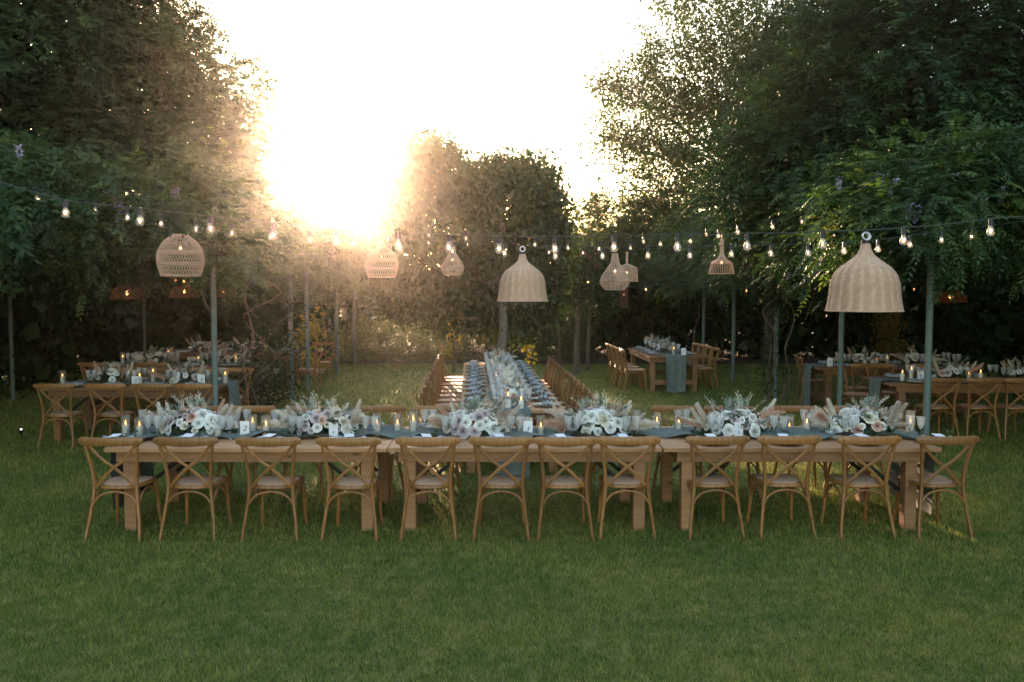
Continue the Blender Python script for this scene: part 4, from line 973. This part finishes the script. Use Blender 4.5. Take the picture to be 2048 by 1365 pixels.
C = np.concatenate([Ps - Ns * rng.random((len(Ps), 1)) * .35, vol_points(MBL, 1100, .5)])
hang = C[rng.random(len(C)) < .25] + np.array([0, 0, -.25]); C = np.concatenate([C, hang])
leaf_clumps('crown', C, 17, .25, .105, .078, M['mulb'], t, hang=1.5)
low = [at(*q) for q in [(1058, 690, MY - 1), (1056, 705, MY - 1), (1060, 720, MY - 1)]]
leaf_clumps('hanging_leaves', np.array([tuple(q) for q in low]), 8, .12, .12, .09, M['young'], t, hang=1.5)
# background tree and trunks between
t = thing('slender_tree', 'slender grey-stemmed tree right of the middle tree', 'tree')
trunk(t, 1.62, 21.5, 3.2, .075, (.1, 0), 12, limbs=[(1.4, (2.2, 21.4, 3.2), .03), (1.2, (1.2, 21.6, 2.9), .03)])
leaf_clumps('crown', vol_points([pb(1150, 520, 60, 50, 21.5, .8), pb(1190, 560, 60, 45, 21.5, .8), pb(1120, 590, 50, 50, 21.5, .7), pb(1200, 610, 55, 40, 21.5, .7)], 260), 14, .25, .10, .06, M['mulb'], t, hang=.8)
for i, (x, y, h, r_) in enumerate([(1.35, 23.6, 3.0, .035), (2.0, 22.6, 3.0, .05)]):
    t = thing('bare_stem_tree', ['thin dark stem standing behind the long table chairs', 'grey stem with dim leaves beside the far lawn table'][i], 'tree')
    trunk(t, x, y, h, r_, (.25 * (i - .5), 0), 30 + i); leaf_clumps('crown', vol_points([((x + .1, y, 2.6), (.8, .6, .7))], 70), 12, .25, .10, .06, M['dense'], t)

# --- young yellowing trees on the lawn
def sapling(label, px, py, Ytop, tiers, r_=.035, mat='young'):
    b0 = onz(px, py, 0); t = thing('young_tree', label, 'tree')
    hh = at(px, Ytop, b0.y).z; trunk(t, b0.x, b0.y, hh, r_, seed=int(px), n=8)
    for (tx, ty, rx, ry, n) in tiers:
        c, rr = pb(tx, ty, rx, ry, b0.y); P = vol_points([(c, (rr[0], rr[0], rr[2]))], n)
        D = nrm(P - np.array([b0.x, b0.y, c[2] + .15]) + rng.normal(size=P.shape) * .2); a = frond_leaves(P, D, .30 * rng.uniform(.7, 1.2, n), 5, .085, .034, 1.0)
        o = link('leaves', leaf_mesh('leaves', a[0], a[1], a[2], a[3], a[4], M[mat], a[5]), t); o['kind'] = 'stuff'
sapling('young tree with two tiers of yellow leaves on the left lawn', 617, 768, 600, [(620, 645, 28, 26, 46), (620, 705, 30, 18, 34)])
sapling('thin young tree behind the yellow-leaved one, few leaves', 652, 750, 640, [(660, 715, 10, 16, 10)], .03)
sapling('slim young tree with yellow-green leaves left of the long table', 908, 745, 600, [(895, 700, 16, 22, 16), (905, 640, 25, 25, 24)], .045)
sapling('young tree with pale leaves in the glow at the left pergola', 660, 706, 470, [(655, 500, 45, 40, 60)], .05)

# --- shrubs along the back of the lawn
SH = [(668, 700, 36, 34, 25.0), (722, 695, 34, 44, 25.2), (768, 692, 34, 46, 25.0), (815, 695, 34, 44, 25.3), (862, 690, 34, 46, 25.1), (905, 695, 32, 42, 25.4), (955, 690, 36, 50, 25.2), (1045, 695, 40, 46, 25.4), (1003, 690, 34, 50, 25.6), (1100, 690, 36, 50, 25.4), (1150, 690, 40, 48, 25.6), (610, 700, 34, 34, 25.4)]
wds = ['second', 'third', 'fourth', 'fifth', 'sixth', 'seventh', 'eighth', 'tenth', 'ninth', 'eleventh', 'twelfth', 'first']
for i, (px, py, rx, ry, Y) in enumerate(SH):
    b0 = onz(px, 733, 0); t = thing('shrub', f'{"pale feathery" if i in (0, 1, 2, 3) else "green"} shrub behind the lawn, {wds[i]} from the left', 'shrub', group='shrubs along the back of the lawn')
    c, rr = pb(px, py, rx, ry, Y); B = [(c, (rr[0], .6, rr[2])), ((c[0] + .25, c[1] + .3, c[2] - .2), (rr[0] * .9, .6, rr[2] * .8))]
    P, N = sample_blobs(B, 45, low=-.9); P = P - N * rng.random((len(P), 1)) * .25 + np.array([0, 0, 1.0]) * (rng.random((len(P), 1)) ** 3 * .35)
    P = P[P[:, 2] > .03]; leaf_clumps('foliage', P, 11, .16, .07, .032, M['shrub' if i < 6 or i == 11 else 'wist'], t, hang=-.3)
    b = MB()
    for k in range(5): b.tube([(c[0] + random.uniform(-.2, .2), c[1], -.02), (c[0] + random.uniform(-.5, .5), c[1] + random.uniform(-.3, .3), c[2] + .3)], [.015, .006], 5)
    b.build('stems', M['twig'], t)['kind'] = 'stuff'
t = thing('young_tree', 'small shrub with orange leaves behind the long table', 'tree'); trunk(t, -1.0, 24.2, 1.4, .02, seed=5, n=6)
leaf_clumps('leaves', vol_points([pb(965, 672, 14, 10, 24.2, .3)], 8), 8, .15, .09, .05, M['amber'], t)
t = thing('amber_shrub', 'tall shrub with amber leaves in the dark under the right pergola', 'shrub'); trunk(t, 8.15, 18.3, 1.9, .03, seed=6, n=6)
leaf_clumps('leaves', np.concatenate([vol_points([pb(1775, 650, 22, 35, 18.2, .35)], 60), vol_points([pb(1785, 700, 24, 25, 18.2, .35)], 50)]), 12, .2, .08, .04, M['amber'], t)
# magenta and pink flowering bits
t = thing('flowering_vine', 'pink blooming vine at the corner of the right pergola', 'vine')
leaf_clumps('foliage', vol_points([pb(1480, 440, 45, 45, 23.5, .6)], 45), 14, .25, .09, .05, M['wist'], t)
blossoms(t, [(1518, 410, 22.7), (1520, 420, 22.7), (1455, 435, 22.8), (1465, 437, 22.8), (1500, 438, 22.8), (1508, 443, 22.8), (1470, 490, 22.9), (1462, 487, 22.9), (1418, 520, 22.9), (1514, 415, 22.8), (1448, 432, 22.9), (1475, 492, 22.8)] * 2, BLP)
blossoms(t, [(1172, 502, 21), (1180, 510, 21), (1192, 528, 21), (1190, 505, 21)], BLM)

# --- dark hedges closing the pergolas and the garden
def hedge(label, blobs, mat='dense', n=900, per=13, ll=.13, lw=.07, core=16, cat='hedge', name='hedge'):
    t = thing(name, label, cat); P, N = sample_blobs(blobs, n, low=-1, front=.25); P = P - N * rng.random((len(P), 1)) * .5; P = P[P[:, 2] > .0]
    leaf_clumps('foliage', P, per, .34, ll, lw, M[mat], t, hang=.3)
    ex = np.concatenate([vol_points([b], int(core * b[1][0] * b[1][1] * b[1][2] * 4)) for b in blobs]); ex = ex[ex[:, 2] > .15]; m = len(ex)
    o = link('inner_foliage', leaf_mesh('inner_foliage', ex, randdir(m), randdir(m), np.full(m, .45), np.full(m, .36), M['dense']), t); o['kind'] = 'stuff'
hedge('dark hedge closing the left side behind the shaded tables', [((-10.6, y, 1.7), (1.0, 1.9, 2.6)) for y in np.arange(7.5, 27, 1.9)] + [((-12.2, y, 1.5), (1.0, 1.9, 2.6)) for y in np.arange(7.5, 27, 1.9)], n=7)
hedge('dark hedge at the back under the left pergola', [((x, 23.6 + .3 * math.sin(x * 3), 1.3), (1.15, .9, 2.3)) for x in np.arange(-11.0, -5.6, .95)] + [((x, 25.2, 1.2), (1.2, .8, 2.6)) for x in np.arange(-12, -6, 1.1)], n=9)
hedge('dark hedge closing the right side behind the shaded tables', [((11.0, y, 1.7), (1.0, 1.9, 2.6)) for y in np.arange(7.5, 28, 1.9)] + [((12.6, y, 1.5), (1.0, 1.9, 2.6)) for y in np.arange(7.5, 27, 1.9)], n=7)
hedge('dark hedge at the back under the right pergola', [((x, 26.6 + .3 * math.sin(x * 3), 1.4), (1.15, .9, 2.4)) for x in np.arange(2.6, 12, .95)] + [((x, 28.2, 1.2), (1.2, .8, 2.6)) for x in np.arange(2.6, 13, 1.1)], n=9)
for i, (lb, bl) in enumerate([('background tree fading in the glow left of the middle tree', [pb(640, 520, 70, 75, 32), pb(590, 560, 90, 90, 31), pb(700, 600, 60, 55, 33)]), ('low background tree seen under the middle tree', [pb(690, 600, 55, 48, 31), pb(640, 620, 50, 40, 30.5), pb(760, 610, 60, 32, 33), pb(840, 612, 70, 50, 33), pb(900, 600, 60, 50, 32)]),
        ('background tree right of the middle trunk', [pb(1000, 620, 60, 60, 31), pb(1080, 600, 70, 70, 31), pb(1160, 600, 70, 70, 31)]), ('background tree behind the right pergola corner', [pb(1250, 560, 90, 80, 31), pb(1380, 540, 110, 90, 32), pb(1500, 520, 100, 100, 32)]), ('background tree behind the left pergola', [pb(470, 560, 100, 100, 30), pb(540, 480, 70, 70, 31), pb(360, 540, 80, 110, 30)])]):
    bl = bl + [((b[0][0], b[0][1], max(.8, b[0][2] * .45)), (b[1][0] * .9, b[1][1], max(.8, b[0][2] * .5))) for b in bl]
    t = thing('background_tree', lb, 'tree'); trunk(t, bl[0][0][0], bl[0][0][1], max(1.5, bl[0][0][2]), .12, seed=60 + i, n=8)
    P, N = sample_blobs(bl, 12 if i else 9, low=-1, front=.3); P = P - N * rng.random((len(P), 1)) * .5; P = P[P[:, 2] > .05]
    leaf_clumps('crown', P, 12, .4, .16, .10, M['airy' if i == 0 else 'mulb'], t, hang=.4)
    if i != 0:
        ex = vol_points(bl, 500); ex = ex[ex[:, 2] > .2]; m = len(ex)
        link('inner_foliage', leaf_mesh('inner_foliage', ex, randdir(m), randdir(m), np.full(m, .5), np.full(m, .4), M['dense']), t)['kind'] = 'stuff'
# unseen leaf masses added at both sides to block low sky light
P = np.concatenate([np.stack([sx * rng.uniform(12.5, 15, 5000), rng.uniform(-12, 9, 5000), 7.0 * rng.random(5000) ** .8], 1) for sx in (-1, 1)])
m = len(P); tag(link('side_light_blocker', leaf_mesh('side_light_blocker', P, randdir(m), randdir(m), np.full(m, .7), np.full(m, .55), M['dense'])), 'added leaves out of view on both sides, blocking low sky light', 'woods', kind='stuff')
# far woods on the horizon
P = np.stack([rng.uniform(-200, 200, 9000), rng.uniform(150, 175, 9000), 5.5 * rng.random(9000) ** .6], 1); P[:, 2] *= .75 + .25 * np.sin(P[:, 0] * .13) + .1 * np.sin(P[:, 0] * .5)
m = len(P); tag(link('far_woods', leaf_mesh('far_woods', P, randdir(m), randdir(m), np.full(m, 2.2), np.full(m, 1.8), M['dense'])), 'distant woods along the horizon', 'woods', kind='stuff')

# ================================================================== LAMPS
def shade_solid(prof, name, t, mat, nr=40, rows=42, amp=.0026, thick=.0):
    """woven basketry: strands pass in front of and behind the ribs in alternate rows"""
    zs = [p[1] for p in prof]; prof = sorted(prof, key=lambda p: p[1]); Z = np.linspace(prof[0][1], prof[-1][1], rows * 2 + 1)
    Rr = np.interp(Z, [p[1] for p in prof], [p[0] for p in prof]); n = nr * 4; vs = []
    for j, (z, r) in enumerate(zip(Z, Rr)):
        row = j // 2; gap = j % 2
        for i in range(n):
            a = 2 * PI * i / n; wv = abs(math.cos(a * nr / 2)) * min(1, r / .15); dp = gap * .010 * (.25 + .75 * (math.cos(a * nr / 2 + (.6 if row % 2 else 0)) > 0)) * min(1, r / .15)
            vs.append(((r + amp * wv - dp) * math.cos(a), (r + amp * wv - dp) * math.sin(a), z))
    b = MB(); b.add(vs, [(j * n + i, j * n + (i + 1) % n, (j + 1) * n + (i + 1) % n, (j + 1) * n + i) for j in range(2 * rows) for i in range(n)])
    o = b.build(name, mat, t, ang=180)
    mr = prof[0]; MB().tube([(mr[0] * math.cos(a), mr[0] * math.sin(a), mr[1]) for a in np.linspace(0, 2 * PI, 49)], .006, 6, caps=False).build('rim', mat, t)
    return o
def bulb_parts(t, z=0, sc=1.0, fil='filament'):
    s = MB().lathe([(.001, .052), (.016, .052), (.018, .045), (.018, .008), (.021, .004), (.021, 0), (.013, -.002)], 12).build('socket', M['socket'], t); s.location = (0, 0, z); s.scale = (sc,) * 3
    g = link('glass', BG, t, (0, 0, z), None, sc); f = link('filament', FIL[fil], t, (0, 0, z), None, sc)
BG = MB().lathe([(.013, -.002), (.014, -.012), (.022, -.030), (.0295, -.046), (.030, -.058), (.026, -.070), (.016, -.080), (.001, -.083)], 16).mesh('glass', M['bglass'])
FIL = {k: MB().tube([(-.006, 0, -.030), (-.008, 0, -.055), (-.003, 0, -.036), (0, 0, -.058), (.003, 0, -.036), (.008, 0, -.055), (.006, 0, -.030)], .0028, 5).mesh('filament', M[k]) for k in ('filament', 'filament_warm')}
bell = [(.285, -.52), (.277, -.48), (.268, -.43), (.262, -.38), (.256, -.31), (.240, -.255), (.222, -.222), (.188, -.182), (.138, -.146), (.095, -.112), (.062, -.082), (.045, -.048), (.040, -.024), (.035, 0)]
def bell_lamp(p, sc, label):
    t = thing('pendant_lamp', label, 'lamp', p, 0, 'wicker lamps hanging from the string lights'); t.scale = (sc,) * 3
    shade_solid(bell, 'shade', t, M['wicker'])
    MB().lathe([(.001, .03), (.028, .028), (.034, .0), (.034, -.01)], 12).build('cap', M['metal_black'], t)
    b = MB()
    for k in range(4): b.tube([(.030 * math.cos(a) * (1 - .06 * k), -.02 + .008 * k + .012 * math.sin(a), .058 + .030 * math.sin(a) * (1 - .06 * k)) for a in np.linspace(0, 2 * PI, 22)], .0045, 6, caps=False)
    b.build('cord_coil', M['white_cord'], t)
    bb = thing('tmp', 'x', 'x'); bpy.data.objects.remove(bb)
    bulb_parts(t, -.27, 1.1)
    return t
S_big = 146 * 6.9 / F / .57
c = at(1731, 488, 6.9); bell_lamp(c, S_big, 'largest woven bell-shaped wicker lamp, hanging at the right with a white coiled cord')
c = at(1045, 509, 9.9); bell_lamp(c, S_big, 'woven bell-shaped wicker lamp hanging over the near end of the long table')
def strand_lamp(p, label, prof, rings, nst, rs, slant, mat='wicker', rr=.005, hring=None, fil='filament', bz=-.12, extra=None, group='wicker lamps hanging from the string lights', caps=True):
    """open basket: rings (z values), strands between neighbouring rings slanting by slant"""
    t = thing('pendant_lamp', label, 'lamp', p, 0, group); ps = sorted(prof, key=lambda q: q[1]); zz = [q[1] for q in ps]; rrr = [q[0] for q in ps]
    rad = lambda z: float(np.interp(z, zz, rrr))
    for z in rings: MB().tube([(rad(z) * math.cos(a), rad(z) * math.sin(a), z) for a in np.linspace(0, 2 * PI, 33)], rr, 5, (1.0, 1.6), caps=False).build('ring', M[mat], t)
    b = MB(); rs_ = sorted(rings, reverse=True)
    if nst:
        for q in range(len(rs_) - 1):
            z0, z1 = rs_[q], rs_[q + 1]
            for k in range(nst):
                for sg in ((1,) if isinstance(slant, tuple) is False else (1, -1)):
                    sl_ = (slant if not isinstance(slant, tuple) else slant[0]) * sg * (1 if q % 2 else -1); pts = []
                    for i in range(5):
                        u = i / 4; z = z0 + (z1 - z0) * u; a = 2 * PI * k / nst + sl_ * u; pts.append((rad(z) * math.cos(a), rad(z) * math.sin(a), z))
                    b.tube(pts, rs, 3, caps=False)
    if hring:
        for z in np.linspace(*hring): b.tube([(rad(z) * math.cos(a), rad(z) * math.sin(a), z + .003 * math.sin(a * 3 + z * 50)) for a in np.linspace(0, 2 * PI, 29)], rs, 3, caps=False)
    o = b.build('weave', M[mat], t); o['kind'] = 'stuff'
    top = max(zz); MB().tube([(0, 0, top - .05), (0, 0, top + .09)], .004, 6).build('cord', M['cable'], t)
    bulb_parts(t, bz, 1.0, fil); return t
globe = [(.085, .0), (.19, -.085), (.245, -.185), (.258, -.26), (.255, -.32), (.245, -.375), (.212, -.47)]
s1 = 90 * 9.3 / F / .516
t = strand_lamp(at(360, 470, 9.3), 'open lattice globe wicker lamp hanging at the left', [(a * s1, b_ * s1) for a, b_ in globe], [0, -.098 * s1, -.19 * s1, -.205 * s1, -.32 * s1, -.335 * s1, -.46 * s1, -.47 * s1], 52, .0028, (.16,), bz=-.10)
strand_lamp(at(763, 495, 12.7), 'lattice globe wicker lamp half lost in the sun glow', [(a * s1, b_ * s1) for a, b_ in globe], [0, -.098 * s1, -.19 * s1, -.205 * s1, -.32 * s1, -.335 * s1, -.46 * s1, -.47 * s1], 44, .0032, (.16,), bz=-.10)
drop = [(.030, 0), (.034, -.06), (.050, -.11), (.090, -.17), (.145, -.235), (.165, -.29), (.160, -.335), (.135, -.375), (.105, -.395)]
s2 = 60 * 10.2 / F / .33
strand_lamp(at(1230, 508, 10.2), 'drop-shaped wire wicker lamp right of the middle bell lamp', [(a * s2, b_ * s2) for a, b_ in drop], [0, -.395 * s2], 18, .003, 0.0, rr=.004, hring=(-.02 * s2, -.385 * s2, 26), bz=-.16)
s3 = 47 * 12.5 / F / .33
strand_lamp(at(905, 492, 12.5), 'small drop-shaped wicker lamp left of the middle bell lamp', [(a * s3, b_ * s3 * 1.05) for a, b_ in drop], [0, -.41 * s3], 18, .0032, 0.5, rr=.004, hring=(-.02 * s3, -.40 * s3, 34), bz=-.16)
fr = [(.016, 0), (.018, -.10), (.022, -.165), (.05, -.20), (.10, -.225), (.115, -.28), (.128, -.345)]
s4 = 50 * 13.0 / F / .256
strand_lamp(at(1444, 480, 13.0), 'long-necked bell wicker lamp before the right vines', [(a * s4, b_ * s4) for a, b_ in fr], [0, -.20 * s4, -.345 * s4], 40, .0034, 0.0, rr=.004, hring=(-.01 * s4, -.24 * s4, 22), bz=-.2 * s4)
fl = [(.010, 0), (.012, -.15), (.02, -.165), (.115, -.175), (.12, -.21), (.125, -.33)]
s5 = 44 * 15 / F / .25
strand_lamp(at(1254, 505, 15), 'flat-topped cylinder wicker lamp with a thin neck, partly hidden by the drop lamp', [(a * s5, b_ * s5) for a, b_ in fl], [0, -.175 * s5, -.33 * s5], 36, .0036, 0.0, rr=.005, hring=(-.17 * s5, -.32 * s5, 14), bz=-.2 * s5)
dome = [(.03, 0), (.12, -.018), (.20, -.06), (.255, -.13), (.28, -.22), (.285, -.27)]
def dome_lamp(px, py, Y, wpx, label):
    s = wpx * Y / F / .57; t = strand_lamp(at(px, py, Y), label, [(a * s, b_ * s) for a, b_ in dome], [0, -.06 * s, -.13 * s, -.2 * s, -.265 * s], 40, .004, (.22,), 'wicker_dark', hring=(-.02 * s, -.25 * s, 14), bz=-.10 * s, fil='filament_warm', group='dark dome lamps under the pergolas')
    l = bpy.data.lights.new('lamp_glow', 'POINT'); l.energy = .7; l.color = (1, .45, .15); l.shadow_soft_size = .03; lo = bpy.data.objects.new('lamp_glow', l); COL.objects.link(lo); lo.parent = t; lo.location = (0, 0, -.15 * s)
dome_lamp(254, 569, 13.6, 64, 'amber dome lamp glowing under the left pergola')
dome_lamp(368, 569, 16.2, 56, 'dim amber dome lamp behind the left lattice globe')
dome_lamp(446, 571, 18.0, 50, 'faint amber dome lamp right of the left post')
dome_lamp(1902, 577, 14.0, 60, 'amber dome lamp glowing under the right pergola')
t = strand_lamp(at(1248, 574, 21), 'small dark cylinder lamp with amber bulbs in the far shade', [(.10, 0), (.10, -.52)], [0, -.52], 30, .006, 0.0, 'wicker_dark', bz=-.15, fil='filament_warm', group='dark dome lamps under the pergolas')

# ---- string lights
_bp = thing('light_bulb', 'x', 'light bulb'); bulb_parts(_bp); BULB = Proto(_bp)
_bw = thing('light_bulb', 'x', 'light bulb'); bulb_parts(_bw, fil='filament_warm'); BULBW = Proto(_bw)
def string_lights(pts, label, glabel, Y, ends, warm=False, r=.0035, near=''):
    """pts: where each bulb hangs (px, py of its glass); the cable runs just above the sockets"""
    pts = sorted(pts); hook = []
    for i, (px, py) in enumerate(pts):
        c = at(px, py, Y); p = Vector((c.x, Y, c.z + .052)); q = (BULBW if warm else BULB).place(p, random.random() * 6, f'{"amber" if warm else "clear"} light bulb on {glabel}, {ORD[i] if i < 30 else str(i)} from the left', 'bulbs on ' + glabel)
        q.scale = (1.0,) * 3; hook.append(p + Vector((0, 0, .055)))
    e0 = at(ends[0][0], ends[0][1], Y); e1 = at(ends[1][0], ends[1][1], Y); allp = [e0] + hook + [e1]; path = []
    for a, b_ in zip(allp, allp[1:]):
        for k in range(6):
            u = k / 6; q = a.lerp(b_, u); q.z -= .012 * min(1, (b_ - a).length) * 4 * u * (1 - u); path.append(q)
    path.append(allp[-1]); o = MB().tube(path, r, 5).build('light_cable', M['cable']); tag(o, label, 'cable', 'cables of the string lights')
string_lights([(131, 428), (280, 444), (421, 460), (548, 473), (672, 484), (797, 492), (897, 497), (998, 500), (1110, 500), (1228, 497), (1355, 496), (1494, 494), (1645, 490), (1807, 483), (1981, 465)], 'nearest light cable crossing the whole picture, sagging in the middle', 'the nearest cable', 6.75, ((-60, 345), (2120, 425)), r=.0042)
string_lights([(76, 398), (191, 425), (255, 437), (322, 449), (392, 460), (464, 468), (541, 476), (620, 483), (707, 489), (800, 497), (905, 504), (1009, 508), (1111, 514), (1205, 514), (1296, 513), (1380, 513), (1463, 510), (1542, 509), (1616, 508), (1688, 504), (1756, 500), (1820, 491), (1883, 482), (1943, 475)], 'second light cable, a little lower behind the nearest one', 'the second cable', 9.2, ((-20, 360), (2060, 440)))
string_lights([(785, 461), (858, 471), (932, 478), (1001, 486), (1070, 491), (1136, 497), (1198, 499), (1261, 497), (1321, 490), (1381, 484), (1437, 473), (1476, 466), (1545, 455), (1604, 445), (1672, 425)], 'third light cable climbing into the right vines', 'the third cable', 12.4, ((690, 430), (1730, 395)))
string_lights([(775, 482), (857, 487), (935, 490), (1012, 500), (1098, 506), (1166, 507), (1287, 484), (1413, 470)], 'faint fourth light cable far behind the others', 'the fourth cable', 15.5, ((700, 465), (1500, 440)))
string_lights([(215, 533), (238, 543), (282, 547), (301, 540), (333, 552), (351, 561), (368, 564), (383, 562), (400, 557), (413, 546)], 'amber light cable in the shade under the left pergola', 'the left pergola cable', 14.5, ((190, 515), (425, 535)), True)
string_lights([(463, 561), (478, 566), (498, 570), (540, 574), (600, 577), (665, 570)], 'amber light cable beyond the left posts', 'the far left pergola cable', 20.0, ((445, 545), (700, 560)), True)
string_lights([(1176, 565), (1254, 562), (1292, 580), (1493, 583), (1521, 600), (1620, 578), (1640, 577), (1801, 584), (1828, 580)], 'amber light cable in the shade under the right pergola', 'the right pergola cable', 17.0, ((1150, 550), (1870, 565)), True)

# small garden spotlight in the left bed, and pale kerb stone by the far left
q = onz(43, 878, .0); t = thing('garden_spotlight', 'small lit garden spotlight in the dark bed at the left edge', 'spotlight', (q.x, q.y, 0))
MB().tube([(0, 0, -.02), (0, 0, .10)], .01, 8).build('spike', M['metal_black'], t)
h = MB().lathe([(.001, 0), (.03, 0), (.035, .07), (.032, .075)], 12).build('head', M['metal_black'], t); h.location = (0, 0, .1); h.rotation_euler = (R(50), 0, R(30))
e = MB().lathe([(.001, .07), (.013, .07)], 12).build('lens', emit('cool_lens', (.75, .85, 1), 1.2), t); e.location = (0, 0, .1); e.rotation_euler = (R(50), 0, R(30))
tag(MB().box((-6.1, 21.9, .05), (2.6, .25, .12), bev=.02).build('kerb_stone', M['stone']), 'pale stone kerb across the lawn behind the left pergola', 'kerb')

# ================================================================== HAZE
hm = bpy.data.materials.new('haze'); hm.use_nodes = True; nt = hm.node_tree  # volume added so the low sun spreads a glow like lens glare
for n in list(nt.nodes): nt.nodes.remove(n)
o_ = nt.nodes.new('ShaderNodeOutputMaterial'); pv = nt.nodes.new('ShaderNodeVolumePrincipled')
pv.inputs['Color'].default_value = (1.0, .93, .85, 1); pv.inputs['Density'].default_value = HAZE_DENSITY; pv.inputs['Anisotropy'].default_value = HAZE_G
nt.links.new(pv.outputs[0], o_.inputs['Volume'])
hz = MB().box((0, 105, 6.0), (480, 280, 14.2)).build('haze', hm, None, False); tag(hz, 'added warm haze standing in for lens glare round the low sun', 'haze', kind='stuff')

# ------------------------------------------------------------------ check while building
if 0:
    seen = {}
    for o in bpy.data.objects:
        if o.get('label') and not o.parent:
            if len(o['label'].split()) > 16: print('LONG', o['label'])
            seen.setdefault(o['label'], []).append(o.name)
    for k, v in seen.items():
        if len(v) > 1 or k == 'x': print('SAME', k, v[:3])
    tot = {}
    for o in bpy.data.objects:
        if o.type == 'MESH': tot[o.name] = sum(len(p.vertices) - 2 for p in o.data.polygons) if len(o.data.polygons) < 3000 else 2 * len(o.data.polygons)
    print('TRIS', sum(tot.values()), sorted(tot.items(), key=lambda a: -a[1])[:14])
